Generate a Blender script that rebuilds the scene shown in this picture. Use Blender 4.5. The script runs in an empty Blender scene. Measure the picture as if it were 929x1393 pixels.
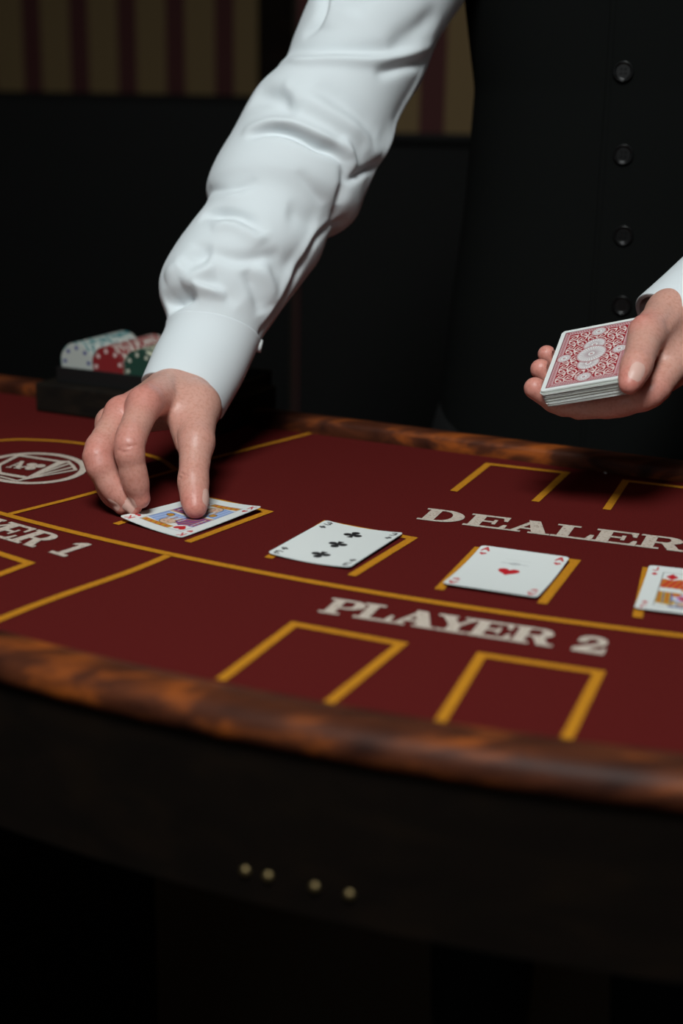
import bpy, bmesh, math, random
import numpy as np
from mathutils import Vector, Matrix
from mathutils.bvhtree import BVHTree
random.seed(7); rng = np.random.default_rng(7)
SC = bpy.context.scene; COL = SC.collection
TZ = 0.80                      # height of the felt above the floor

# ------------------------------------------------------------------ camera, world, lights, exposure
H_CAM, PITCH, ROLL = 0.30936, math.radians(16.614), math.radians(1.0466)
cam = bpy.data.objects.new('camera', bpy.data.cameras.new('camera')); COL.objects.link(cam)
cam.data.sensor_fit = 'VERTICAL'; cam.data.sensor_height = 36; cam.data.sensor_width = 24; cam.data.lens = 50
fw = Vector((0, math.cos(PITCH), -math.sin(PITCH))); up = Vector((0, math.sin(PITCH), math.cos(PITCH))); rt = Vector((1, 0, 0))
cr_, sr_ = math.cos(ROLL), math.sin(ROLL)
X = rt*cr_ + up*sr_; Y = up*cr_ - rt*sr_
cam.matrix_world = Matrix(((X.x, Y.x, -fw.x, 0), (X.y, Y.y, -fw.y, 0), (X.z, Y.z, -fw.z, H_CAM+TZ), (0, 0, 0, 1)))
cam.data.clip_start = .05
cam.data.dof.use_dof = True; cam.data.dof.focus_distance = 1.075; cam.data.dof.aperture_fstop = 3.2; cam.data.dof.aperture_blades = 0
SC.camera = cam
SC.view_settings.view_transform = 'Standard'; SC.view_settings.look = 'None'
SC.view_settings.gamma = 1; SC.view_settings.use_curve_mapping = False; SC.view_settings.exposure = 0
SC.cycles.use_denoising = True
SC.cycles.max_bounces = 6
wd = bpy.data.worlds.new('dim_room'); SC.world = wd; wd.use_nodes = True
wd.node_tree.nodes['Background'].inputs[0].default_value = (.5, .6, .7, 1); wd.node_tree.nodes['Background'].inputs[1].default_value = .02
def area(name, loc, aim, size, power, col, spread=180):
    l = bpy.data.lights.new(name, 'AREA'); l.shape = 'DISK'; l.size = size; l.energy = power; l.color = col; l.spread = math.radians(spread)
    o = bpy.data.objects.new(name, l); COL.objects.link(o); o.location = (loc[0], loc[1], loc[2]+TZ)
    o.rotation_euler = (Vector(aim)-Vector(loc)).to_track_quat('-Z', 'Y').to_euler(); return o
area('key_light', (-.14, -.08, 1.62), (.02, 1.05, .05),   .60, 15.0, (.94, 1.0, 1.0), 110)
area('added_fill_light', (-.9, -1.6, .9), (0, 1.2, -.1), 1.2, 3.2, (.95, 1, 1), 160)  # unseen fill added behind the camera to lift the blacks
area('added_warm_light', (1.3, 2.3, 1.45), (.6, 2.9, .3), .5, 4, (1, .72, .42), 150)  # unseen lamp, added for a warm glow on the pier wall

# ------------------------------------------------------------------ helpers
def link(o, parent=None):
    COL.objects.link(o)
    if parent: o.parent = parent
    return o
def tag(o, label=None, cat=None, group=None, kind=None):
    if label: o['label'] = label
    if cat: o['category'] = cat
    if group: o['group'] = group
    if kind: o['kind'] = kind
    return o
def empty(name, loc=(0, 0, 0)):
    o = bpy.data.objects.new(name, None); o.empty_display_size = .02; o.location = loc; return link(o)
def mesh(name, v, f, mat, parent=None, smooth=False, cols=None, off=None):
    """one mesh object; v in table coordinates (m); when parented, stored relative to the parent's place"""
    me = bpy.data.meshes.new(name); v = np.asarray(v, float)
    if parent is not None and off is None:
        q = parent; o_ = Vector((0, 0, 0))
        while q: o_ = o_ + q.location; q = q.parent
        off = o_
    if off is not None: v = v - np.array(off)
    me.from_pydata(v.tolist(), [], f if isinstance(f, list) else f.tolist()); me.update()
    if mat: me.materials.append(mat)
    if smooth: me.polygons.foreach_set('use_smooth', np.ones(len(me.polygons), bool))
    if cols is not None:
        a = me.color_attributes.new('Col', 'FLOAT_COLOR', 'POINT')
        c = np.ones((len(v), 4), np.float32); c[:, :3] = cols; a.data.foreach_set('color', c.ravel())
    o = bpy.data.objects.new(name, me); return link(o, parent)
def s2l(r, g, b):
    f = lambda c: (c/255/12.92 if c/255 <= .04045 else ((c/255+.055)/1.055)**2.4)
    return (f(r), f(g), f(b))
def mat(name, col=(.5, .5, .5), rough=.6, metal=0, spec=.5, noise=None, bump=None, attr=False, sss=0, sheen=0, coat=0):
    m = bpy.data.materials.new(name); m.use_nodes = True; nt = m.node_tree; n = nt.nodes; L = nt.links; b = n['Principled BSDF']
    b.inputs['Base Color'].default_value = (*col, 1); b.inputs['Roughness'].default_value = rough; b.inputs['Metallic'].default_value = metal
    b.inputs['Specular IOR Level'].default_value = spec
    if coat: b.inputs['Coat Weight'].default_value = coat; b.inputs['Coat Roughness'].default_value = .15
    if sheen: b.inputs['Sheen Weight'].default_value = sheen; b.inputs['Sheen Roughness'].default_value = .5
    if sss:
        b.inputs['Subsurface Weight'].default_value = sss; b.inputs['Subsurface Radius'].default_value = (1, .35, .2); b.inputs['Subsurface Scale'].default_value = .006
    src = None
    if attr:
        a = n.new('ShaderNodeAttribute'); a.attribute_name = 'Col'; src = a.outputs['Color']; L.new(src, b.inputs['Base Color'])
    tc = n.new('ShaderNodeTexCoord')
    if noise:   # (scale, detail, colour2, lo, hi)
        t = n.new('ShaderNodeTexNoise'); t.inputs['Scale'].default_value = noise[0]; t.inputs['Detail'].default_value = noise[1]
        L.new(tc.outputs['Object'], t.inputs['Vector'])
        r = n.new('ShaderNodeMapRange'); r.inputs[1].default_value = noise[3]; r.inputs[2].default_value = noise[4]; L.new(t.outputs['Fac'], r.inputs[0])
        mx = n.new('ShaderNodeMix'); mx.data_type = 'RGBA'; L.new(r.outputs[0], mx.inputs[0])
        if src: mx.blend_type = 'MULTIPLY'; L.new(src, mx.inputs[6])
        else: mx.inputs[6].default_value = (*col, 1)
        mx.inputs[7].default_value = (*noise[2], 1); L.new(mx.outputs[2], b.inputs['Base Color'])
    if bump:    # (scale, strength, distance)
        t = n.new('ShaderNodeTexNoise'); t.inputs['Scale'].default_value = bump[0]; t.inputs['Detail'].default_value = 3
        L.new(tc.outputs['Object'], t.inputs['Vector'])
        bp = n.new('ShaderNodeBump'); bp.inputs['Strength'].default_value = bump[1]; bp.inputs['Distance'].default_value = bump[2]
        L.new(t.outputs['Fac'], bp.inputs['Height']); L.new(bp.outputs[0], b.inputs['Normal'])
    return m

M = {}
M['felt'] = mat('burgundy_felt', (.105, .0105, .0095), .95, 0, .03, noise=(900, 2, (.066, .0075, .007), .35, .75), bump=(1400, .35, .0006))
M['yellow'] = mat('yellow_print', (.50, .205, .010), .9, 0, .15, noise=(700, 2, (.38, .15, .008), .4, .7))
M['white_print'] = mat('white_print', (.52, .44, .37), .9, 0, .15, noise=(650, 3, (.30, .22, .18), .52, .68))
def wood(name, c1, c2, c3, rough, scale=(1, 1, 1), coat=.3, rot=0, spec=.5):
    m = mat(name, c1, rough, 0, .5, coat=coat); nt = m.node_tree; n = nt.nodes; L = nt.links; b = n['Principled BSDF']; b.inputs['Specular IOR Level'].default_value = spec
    tc = n.new('ShaderNodeTexCoord'); mp = n.new('ShaderNodeMapping'); mp.inputs['Rotation'].default_value = (0, 0, rot); mp.inputs['Scale'].default_value = scale
    L.new(tc.outputs['Object'], mp.inputs[0])
    t = n.new('ShaderNodeTexNoise'); t.inputs['Scale'].default_value = 6; t.inputs['Detail'].default_value = 6; t.inputs['Distortion'].default_value = .6; L.new(mp.outputs[0], t.inputs[0])
    r = n.new('ShaderNodeValToRGB'); e = r.color_ramp.elements
    e[0].position = .36; e[0].color = (*c1, 1); e[1].position = .68; e[1].color = (*c3, 1)
    x = e.new(.52); x.color = (*c2, 1)
    L.new(t.outputs['Fac'], r.inputs[0]); L.new(r.outputs[0], b.inputs['Base Color']); return m
M['rail'] = wood('polished_mahogany', (.024, .007, .004), (.075, .020, .008), (.26, .062, .010), .5, (2.2, 9, 9), .0, .44, .12)
M['skirt'] = wood('dark_stained_wood', (.0050, .0032, .0022), (.0062, .0039, .0026), (.0085, .005, .003), .8, (2, 8, 8), .0, .44, .06)
M['black_wood'] = wood('black_stained_wood', (.005, .004, .003), (.008, .006, .004), (.012, .008, .005), .6, (3, 20, 20), .0, .44, .2)
M['brass'] = mat('aged_brass', (.22, .16, .075), .5, 1)
M['paper'] = mat('card_paper', (.70, .72, .70), .45, 0, .35)
M['print'] = mat('printed_card', (.7, .7, .7), .42, 0, .35, attr=True)
M['black_plastic'] = mat('black_plastic', (.008, .008, .008), .45, 0, .4)
M['skin'] = mat('skin', (.5, .28, .2), .43, 0, .45, attr=True, sss=.14, noise=(420, 3, (.85, .76, .72), .45, .75), bump=(900, .22, .0008))
M['nail'] = mat('fingernail', (.64, .39, .33), .42, 0, .35)
M['shirt'] = mat('white_cotton', (.66, .70, .72), .85, 0, .2, bump=(1500, .10, .0004), sheen=.05)
M['vest'] = mat('black_wool', (.0042, .0046, .0043), .9, 0, .05, bump=(1200, .3, .0005))
M['trousers'] = mat('black_trouser_cloth', (.008, .008, .008), .9, 0, .15)
M['button'] = mat('black_button', (.004, .004, .004), .26, 0, .35)
M['hair'] = mat('dark_hair', (.015, .010, .007), .6)
M['shoe'] = mat('black_leather', (.008, .008, .008), .35)
M['seat_leather'] = mat('black_leatherette', (.0050, .0050, .0047), .7, 0, .12, bump=(300, .2, .001))
M['carpet'] = mat('dark_carpet', (.030, .027, .025), .98, 0, .1, noise=(200, 3, (.022, .02, .019), .4, .7))
M['ceiling'] = mat('dark_ceiling', (.03, .028, .026), .95, 0, .1)
M['plain_wall'] = mat('dark_wall', (.02, .016, .012), .95, 0, .1)

# striped wallpaper: flat print, stripes along the wall's own x
def wallpaper(name, period, duty, phase):
    m = mat(name, (.2, .15, .08), .8, 0, .2); nt = m.node_tree; n = nt.nodes; L = nt.links; b = n['Principled BSDF']
    tc = n.new('ShaderNodeTexCoord'); sx = n.new('ShaderNodeSeparateXYZ'); L.new(tc.outputs['Object'], sx.inputs[0])
    a = n.new('ShaderNodeMath'); a.operation = 'MULTIPLY_ADD'; a.inputs[1].default_value = 1/period; a.inputs[2].default_value = phase; L.new(sx.outputs[0], a.inputs[0])
    fr = n.new('ShaderNodeMath'); fr.operation = 'FRACT'; L.new(a.outputs[0], fr.inputs[0])
    lt = n.new('ShaderNodeMath'); lt.operation = 'LESS_THAN'; lt.inputs[1].default_value = duty; L.new(fr.outputs[0], lt.inputs[0])
    mx = n.new('ShaderNodeMix'); mx.data_type = 'RGBA'; L.new(lt.outputs[0], mx.inputs[0])
    mx.inputs[6].default_value = (.125, .082, .036, 1); mx.inputs[7].default_value = (.050, .014, .013, 1)
    L.new(mx.outputs[2], b.inputs['Base Color']); return m

def prism(poly, z0, z1):
    n = len(poly); v = [(x, y, z0) for x, y in poly]+[(x, y, z1) for x, y in poly]
    f = [list(range(n))[::-1], list(range(n, 2*n))]+[[i, (i+1) % n, n+(i+1) % n, n+i] for i in range(n)]
    return v, f
def box_vf(c, sx, sy, sz, ex=(1, 0, 0), ey=(0, 1, 0), bev=0):
    """box with bevelled edges through bmesh; c = centre of its bottom"""
    bm = bmesh.new(); bmesh.ops.create_cube(bm, size=1)
    bmesh.ops.scale(bm, vec=(sx, sy, sz), verts=bm.verts)
    if bev: bmesh.ops.bevel(bm, geom=bm.edges[:], offset=bev, segments=2, affect='EDGES', profile=.6)
    bm.verts.index_update()
    ex, ey = np.array(ex, float), np.array(ey, float)
    v = [np.array(c)+ex*q.co.x+ey*q.co.y+np.array((0, 0, q.co.z+sz/2)) for q in bm.verts]
    f = [[w.index for w in p.verts] for p in bm.faces]; bm.free(); return v, f
def merge(parts):
    V, F = [], []
    for v, f in parts:
        k = len(V); V += [tuple(map(float, q)) for q in v]; F += [[i+k for i in q] for q in f]
    return V, F

# ------------------------------------------------------------------ room shell
def wall(name, p0, p1, z0, z1, m, thick=.08):
    """wall slab from p0 to p1 (plan); its object x axis runs along it"""
    p0, p1 = Vector((*p0, 0)), Vector((*p1, 0)); d = p1-p0; L_ = d.length
    v, f = box_vf((L_/2, thick/2, 0), L_, thick, z1-z0)
    o = mesh(name, v, f, m); o.location = (p0.x, p0.y, z0); o.rotation_euler.z = math.atan2(d.y, d.x)
    return tag(o, kind='structure')
v, f = box_vf((.3, 1.2, -TZ-.05), 6.4, 6.4, .05); tag(mesh('floor', v, f, M['carpet']), kind='structure')
v, f = box_vf((.3, 1.2, 1.75), 6.4, 6.4, .05); tag(mesh('ceiling', v, f, M['ceiling']), kind='structure')
wp1 = wallpaper('striped_wallpaper', .1005, .40, .325)
wp2 = wallpaper('striped_wallpaper_pier', .100, .42, .0)
wall('wall_back', (-2.9, 3.45), (-.02, 2.90), -TZ, 1.75, wp1)
wall('wall_pier', (-.085, 2.42), (3.5, 2.30), -TZ, 1.75, wp2, .07)
wall('wall_pier_return', (-.092, 2.97), (-.092, 2.42), -TZ, 1.75, M['plain_wall'], .006)
wall('wall_left', (-2.9, -2), (-2.9, 3.5), -TZ, 1.75, M['plain_wall'])
wall('wall_right', (3.5, 3.5), (3.5, -2), -TZ, 1.75, M['plain_wall'])
wall('wall_front', (3.5, -2), (-2.9, -2), -TZ, 1.75, M['plain_wall'])
v, f = box_vf((-.140, 2.895, -TZ), .075, .03, 2.55, (.982, -.188, 0), (.188, .982, 0), .006); tag(mesh('corner_shade_strip', v, f, M['skirt']), kind='structure')  # dark strip standing in for the shade at the pier corner

# upholstered bench with a high back along the back wall, and black wainscot on the pier
ex = np.array((.982, -.188, 0)); ey = np.array((.188, .982, 0))
b0 = np.array((-1.362, 2.963, -TZ))
bench = empty('wall_bench', tuple(b0))
tag(bench, 'black upholstered wall bench with a high padded back below striped wallpaper', 'bench')
v, f = box_vf(b0+(0, 0, 0), 2.68, .12, 1.092, ex, ey, .03); mesh('backrest', v, f, M['seat_leather'], bench, True)
v, f = box_vf(b0-ey*.30+(0, 0, .10), 2.68, .48, .35, ex, ey, .03); mesh('seat', v, f, M['seat_leather'], bench, True)
v, f = box_vf(b0-ey*.27, 2.64, .40, .10, ex, ey); mesh('plinth', v, f, M['black_wood'], bench)
wex = np.array((.9994, -.0335, 0)); wey = np.array((.0335, .9994, 0))
v, f = box_vf(np.array((1.70, 2.345, -TZ)), 3.56, .03, 1.025, wex, wey, .004); tag(mesh('trim_2', v, f, M['seat_leather']), kind='structure')
v, f = box_vf(np.array((1.70, 2.335, -TZ+1.025)), 3.56, .036, .016, wex, wey, .006); tag(mesh('trim_3', v, f, M['seat_leather']), kind='structure')

# ------------------------------------------------------------------ the card table
NV = np.array((.4327, .9015)); DV = np.array((.9015, -.4327)); D0 = 1.150        # dealer side of the felt
CC = np.array((.405, 1.7345)); R_IN = 1.150                                      # player side arc
def outline(off, a_cut=None):
    """closed plan outline of the felt moved outwards by off, corners rounded; starts on the dealer side"""
    R = R_IN+off; d0 = D0+off; foot = CC-(CC@NV-d0)*NV; half = math.sqrt(R*R-(CC@NV-d0)**2)
    left = foot-half*DV; right = foot+half*DV
    a0 = math.atan2(*(left-CC)[::-1]); a1 = math.atan2(*(right-CC)[::-1])
    if a0 > 0: a0 -= 2*math.pi
    if a1 < a0: a1 += 2*math.pi
    return left, right, a0, a1, R, foot, half
def rounded_outline(off, rad=.10, n_arc=120):
    left, right, a0, a1, R, foot, half = outline(off)
    da = .16
    arc = [CC+R*np.array((math.cos(a), math.sin(a))) for a in np.linspace(a0+da, a1-da, n_arc)]
    lin = [right-DV*(.16*R) + (left-right+2*DV*(.16*R))*t for t in np.linspace(0, 1, 60)]
    def corner(p, c, q): return [(1-t)**2*p+2*t*(1-t)*c+t*t*q for t in np.linspace(0, 1, 14)[1:-1]]
    return lin + corner(lin[-1], left, arc[0]) + arc + corner(arc[-1], right, lin[0])
table = empty('card_table', (.15, .95, -TZ))
tag(table, 'large card table with burgundy felt, polished wooden rail and yellow printed layout', 'table')
felt_poly = rounded_outline(.004)
v, f = prism(felt_poly, -.02, 0); mesh('felt', v, f, M['felt'], table)
v, f = prism(rounded_outline(-.01), -.045, -.021); mesh('table_board', v, f, M['skirt'], table)
# rail: profile swept along the outline, open where the chip box stands
BX0 = np.array((-.301, 1.3615)); BL = .208                                        # front left corner and length of the chip box
prof = [(0, -.012), (.000, .0095), (.002, .0128), (.006, .0145), (.013, .0150), (.020, .0140), (.026, .0112), (.030, .0070), (.0315, .0025), (.031, -.002), (.028, -.005), (.006, -.014)]
path = np.array(rounded_outline(0)); 
# resample densely and rotate so that the gap is at the ends
seg = np.vstack([path, path[:1]]); sl = np.r_[0, np.cumsum(np.linalg.norm(np.diff(seg, axis=0), axis=1))]
tt = np.linspace(0, sl[-1], 700, endpoint=False); P = np.c_[np.interp(tt, sl, seg[:, 0]), np.interp(tt, sl, seg[:, 1])]
du = (P-BX0)@DV; dn = P@NV
gap = (dn > D0-.004) & (du > -.003) & (du < BL+.003)
i0 = np.where(gap)[0]; start = (i0.max()+1) % 700; P = np.roll(P, -start, axis=0); gap = np.roll(gap, -start); P = P[~gap]
T = np.gradient(P, axis=0); T /= np.linalg.norm(T, axis=1)[:, None]
# outward normals: outline runs right->left on the dealer side, then round the player side
Nn = np.c_[T[:, 1], -T[:, 0]]
if ((P-np.array((.15, .95)))*Nn).sum() < 0: Nn = -Nn
k = len(prof); V = []; F = []
for p, nn in zip(P, Nn):
    for o_, z in prof: V.append((p[0]+nn[0]*o_, p[1]+nn[1]*o_, z))
for i in range(len(P)-1):
    for j in range(k): F.append([i*k+j, i*k+(j+1) % k, (i+1)*k+(j+1) % k, (i+1)*k+j])
F += [list(range(k))[::-1], [(len(P)-1)*k+j for j in range(k)]]
mesh('rail', V, F, M['rail'], table, True)
po, pi_ = rounded_outline(.0275), rounded_outline(.014); n = len(po)
V = [(x, y, -.0035) for x, y in po]+[(x, y, -.094) for x, y in po]+[(x, y, -.0135) for x, y in pi_]+[(x, y, -.094) for x, y in pi_]
F = []
for i in range(n):
    j = (i+1) % n; F += [[i, j, n+j, n+i], [2*n+i, 3*n+i, 3*n+j, 2*n+j], [n+i, n+j, 3*n+j, 3*n+i]]
mesh('skirt', V, F, M['skirt'], table, False)
# brass studs on the lower part of the skirt
for ang_x in (-.046, -.034, -.010, .0075):
    R = R_IN+.0275; y = CC[1]-math.sqrt(R*R-(ang_x-CC[0])**2); c = np.array((ang_x, y, -.077)); nn = np.array((ang_x-CC[0], y-CC[1], 0))/R
    tg = np.array((-nn[1], nn[0], 0)); V = []; F = []
    for a in range(5):
        th = a/4*math.pi/2
        for b_ in range(12):
            ph = b_/12*2*math.pi; V.append(c+nn*.0022*math.sin(th)+(tg*math.cos(ph)+np.array((0, 0, 1))*math.sin(ph))*.0030*math.cos(th))
    for a in range(4):
        for b_ in range(12): F.append([a*12+b_, a*12+(b_+1) % 12, (a+1)*12+(b_+1) % 12, (a+1)*12+b_])
    tag(mesh('brass_stud', V, F, M['brass'], table, True))
# two pedestals
for u in (-.42, .62):
    c = np.array((*(CC+NV*(D0-CC@NV-.24)+DV*u), -TZ))
    v, f = box_vf(c+np.array((0, 0, .06)), .20, .30, TZ-.105, (*DV, 0), (*NV, 0), .01); v2, f2 = box_vf(c, .34, .48, .06, (*DV, 0), (*NV, 0), .015)
    V, F = merge([(v, f), (v2, f2)]); mesh('pedestal', V, F, M['black_wood'], table)

# printed layout on the felt ---------------------------------------------------
ZP = .0006
def ribbon(pts, w, closed=False, w_list=None):
    p = np.array(pts, float); n = len(p); V = []; F = []
    for i in range(n):
        a = p[(i-1) % n] if (closed or i > 0) else None; b = p[(i+1) % n] if (closed or i < n-1) else None
        if a is None: t = b-p[i]; s = 1
        elif b is None: t = p[i]-a; s = 1
        else:
            t1 = (p[i]-a)/np.linalg.norm(p[i]-a); t2 = (b-p[i])/np.linalg.norm(b-p[i]); t = t1+t2; s = 1/max(.35, math.sqrt(max(.01, (1+t1@t2)/2)))
        t = t/np.linalg.norm(t); nn = np.array((-t[1], t[0]))*w/2*s
        V += [(*(p[i]+nn), ZP), (*(p[i]-nn), ZP)]
    for i in range(n if closed else n-1):
        j = (i+1) % n; F.append([2*i, 2*i+1, 2*j+1, 2*j])
    return V, F
def smooth_path(pts, n=60):
    p = np.array(pts); m_ = len(p); t = np.linspace(0, m_-1, n); i = np.clip(t.astype(int), 0, m_-2); u = (t-i)[:, None]
    g = lambda k: p[np.clip(k, 0, m_-1)]
    return .5*((2*g(i))+(-g(i-1)+g(i+1))*u+(2*g(i-1)-5*g(i)+4*g(i+1)-g(i+2))*u**2+(-g(i-1)+3*g(i)-3*g(i+1)+g(i+2))*u**3)
def line(name, pts, w=.0055, label=None, m='yellow'):
    v, f = ribbon(pts, w); o = mesh(name, v, f, M[m], table)
    if label: tag(o, label)
    return o
c0, r0 = np.array((.61256, 2.20212)), 1.46949
line('divider_line', [c0+r0*np.array((math.cos(a), math.sin(a))) for a in np.linspace(math.radians(221), math.radians(305), 90)], .0062, 'long curved yellow line between dealer and players')
line('divider_line', smooth_path([(-.1175, .9245), (-.139, .8893), (-.1781, .8364), (-.205, .795), (-.232, .748)]), .0062)
line('divider_line', [(-.2471, 1.0143), (-.2126, 1.0544), (-.1572, 1.1248), (-.1382, 1.1505), (-.1146, 1.1881), (-.0448, 1.2722), (-.0172, 1.307)], .0055)
line('divider_line', smooth_path([(-.420, 1.150), (-.372, 1.207), (-.3076, 1.2399), (-.279, 1.2449), (-.234, 1.2345), (-.1662, 1.1945), (-.1405, 1.152)]), .0055)
def ubox(a, b, c, d, w=.0062, far=None):
    line('card_outline', [a, b, c, d], w)
ubox((-.1651, .9933), (-.108, 1.0691), (-.0554, 1.0323), (-.1082, .9546))
ubox((-.0494, .9221), (-.0116, 1.0084), (.0512, .9727), (.0073, .8886))
ubox((.0637, .8644), (.0964, .9516), (.1615, .9278), (.1271, .8418))
ubox((.1831, .8201), (.2076, .9133), (.2700, .8900), (.2440, .7990))
ubox((-.0640, .7125), (-.0272, .7982), (.0362, .7696), (-.005, .6850))
ubox((.0520, .6640), (.0814, .755), (.1448, .7324), (.1140, .647))
ubox((.0897, 1.0993), (.1257, 1.1879), (.1893, 1.1631), (.152, 1.0738))
ubox((.2048, 1.0549), (.2355, 1.1405), (.302, 1.115), (.270, 1.026))
ubox((-.262, .944), (-.2084, .902), (-.2226, .8787), (-.247, .838))

# slab-serif letters, drawn as polygons in a unit box
def arc_strip(cx, cy, rx, ry, ix, iy, a0, a1, n=18):
    P_ = []
    for t in np.linspace(math.radians(a0), math.radians(a1), n):
        P_.append(((cx+rx*math.cos(t), cy+ry*math.sin(t)), (cx+ix*math.cos(t), cy+iy*math.sin(t))))
    return [[P_[i][0], P_[i+1][0], P_[i+1][1], P_[i][1]] for i in range(n-1)]
def R_(x0, y0, x1, y1): return [(x0, y0), (x1, y0), (x1, y1), (x0, y1)]
GL = {
 'D': [R_(.10, 0, .37, 1), R_(0, 0, .5, .11), R_(0, .89, .5, 1)]+arc_strip(.46, .5, .52, .5, .24, .38, 90, -90),
 'E': [R_(.10, 0, .38, 1), R_(0, 0, 1, .12), R_(0, .88, .95, 1), [(.80, .9), (.86, .64), (.95, .64), (.95, .9)], [(.84, .1), (.91, .37), (1, .37), (1, .1)], R_(.36, .45, .66, .56), R_(.62, .32, .71, .69)],
 'A': [[(.12, .06), (.25, .06), (.54, .95), (.44, 1)], [(.60, .06), (.92, .06), (.62, 1), (.36, 1)], R_(.28, .28, .72, .39), R_(0, 0, .36, .1), R_(.52, 0, 1, .1)],
 'L': [R_(.14, 0, .42, 1), R_(0, 0, 1, .12), R_(0, .89, .58, 1), [(.82, .1), (.90, .44), (1, .44), (1, .1)]],
 'R': [R_(.10, 0, .35, 1), R_(0, 0, .47, .11), R_(0, .89, .58, 1), R_(.35, .44, .58, .55)]+arc_strip(.56, .72, .34, .28, .09, .17, 90, -90)+[[(.46, .52), (.74, .46), (.88, .13), (.62, .10)], R_(.64, 0, 1, .13)],
 'P': [R_(.12, 0, .40, 1), R_(0, 0, .55, .11), R_(0, .89, .60, 1), R_(.38, .40, .60, .51)]+arc_strip(.60, .70, .40, .30, .11, .19, 90, -90),
 'Y': [[(.08, .95), (.36, .95), (.64, .42), (.38, .40)], [(.78, .95), (.92, .95), (.60, .40), (.50, .45)], R_(.37, 0, .64, .46), R_(.18, 0, .83, .11), R_(0, .89, .46, 1), R_(.62, .89, 1, 1)],
 '1': [R_(.34, 0, .68, 1), R_(.02, 0, 1, .13), [(.36, 1), (.36, .78), (.02, .72), (.02, .83)]],
 '2': arc_strip(.5, .69, .44, .31, .17, .14, 200, -35)+[[(.86, .52), (.66, .60), (.02, .20), (.30, .12)], R_(.02, 0, .98, .22), [(.84, .2), (.88, .36), (.98, .36), (.98, .2)], R_(.06, .58, .34, .74)],
}
def ccw(V, f):
    a = sum(V[f[i-1]][0]*V[f[i]][1]-V[f[i]][0]*V[f[i-1]][1] for i in range(len(f))); return f if a > 0 else f[::-1]
def lettering(word, org, ang, cap, slots, label):
    """slots: (start, width) of each letter in mm along the baseline"""
    ca, sa = math.cos(ang), math.sin(ang); V, F = [], []
    for ch, (s, w) in zip(word, slots):
        for i, poly in enumerate(GL[ch]):
            b = len(V)
            for x, y in poly:
                X_, Y_ = (s+x*w)/1000, y*cap/1000
                V.append((org[0]+X_*ca-Y_*sa, org[1]+X_*sa+Y_*ca, ZP+i*4e-6))
            F.append(ccw(V, list(range(b, len(V)))))
    return tag(mesh('lettering', V, F, M['white_print'], table), label)
lettering('DEALER', (.0560, 1.0203), math.radians(-20.4), 31.5, [(0, 33.5), (35.5, 31.5), (67, 34), (101.5, 30), (131, 32), (163.5, 34)], 'white serif print reading DEALER')
lettering('PLAYER2', (-.0136, .8198), math.radians(-20.5), 26.8, [(0, 24.5), (22.5, 23.5), (45, 29.5), (70.5, 27.5), (94, 25.5), (119, 27), (157, 19.5)], 'white serif print reading PLAYER 2')
lettering('PLAYER1', (-.2360-.8052*.124, .9521+.593*.124), math.radians(-36.4), 31, [(1, 27), (27, 26), (52, 31), (77, 28), (97, 26.5), (124, 28), (167.5, 16.5)], 'white serif print reading PLAYER 1')

# emblem: ring with an ace-of-clubs card fan
EC = np.array((-.2583, 1.1479)); e1 = np.array((.4237, -.9058)); e2 = np.array((-.9058, -.4237))
V, F = [], []
def add_poly(p):
    b = len(V); V.extend([(x, y, ZP+len(F)*3e-6) for x, y in p]); F.append(ccw(V, list(range(b, len(V)))))
def add_strip(p, w, closed=False):
    v, f = ribbon(p, w, closed); b = len(V); z_ = len(F)*3e-6; V.extend([(x, y, z+z_) for x, y, z in v]); F.extend([ccw(V, [i+b for i in q]) for q in f])
add_strip([EC+e1*.0490*math.cos(a)+e2*.0412*math.sin(a) for a in np.linspace(0, 2*math.pi, 72, endpoint=False)], .0062, True)
add_strip([(-.2801, 1.188), (-.238, 1.1683)], .0050); add_strip([(-.2790, 1.1885), (-.2884, 1.152), (-.2824, 1.1288)], .0042)
add_strip([(-.2389, 1.1702), (-.2545, 1.1169)], .0048); add_strip([(-.2830, 1.1288), (-.2535, 1.1142)], .0058); add_strip([(-.2796, 1.1185), (-.2639, 1.1068)], .0030)
for a, b in (((-.2580, 1.1110), (-.2345, 1.1694)), ((-.2597, 1.1085), (-.2308, 1.1623)), ((-.2612, 1.1065), (-.226, 1.1517)), ((-.2633, 1.1055), (-.222, 1.1422))): add_strip([a, b], .0030)
add_strip([(-.2375, 1.1695), (-.2333, 1.1700), (-.2265, 1.1560), (-.2213, 1.1412)], .0030)
ao = np.array((-.2810, 1.1467)); ax_ = np.array((.0127, -.0042)); ay_ = np.array((.0030, .0235))
for p in GL['A']: add_poly([ao+ax_*x*1.05+ay_*y for x, y in p])
for c, r in (((-.2612, 1.1572), .0050), ((-.2535, 1.1530), .0052), ((-.2600, 1.1450), .0050), ((-.2585, 1.1515), .0036)):
    add_poly([(c[0]+r*math.cos(a)*.9, c[1]+r*math.sin(a)) for a in np.linspace(0, 2*math.pi, 16, endpoint=False)])
add_strip([(-.2585, 1.1515), (-.2685, 1.1482)], .0036)
tag(mesh('emblem', V, F, M['white_print'], table), 'white ring emblem with a fan of cards, an A and a club')

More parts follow.
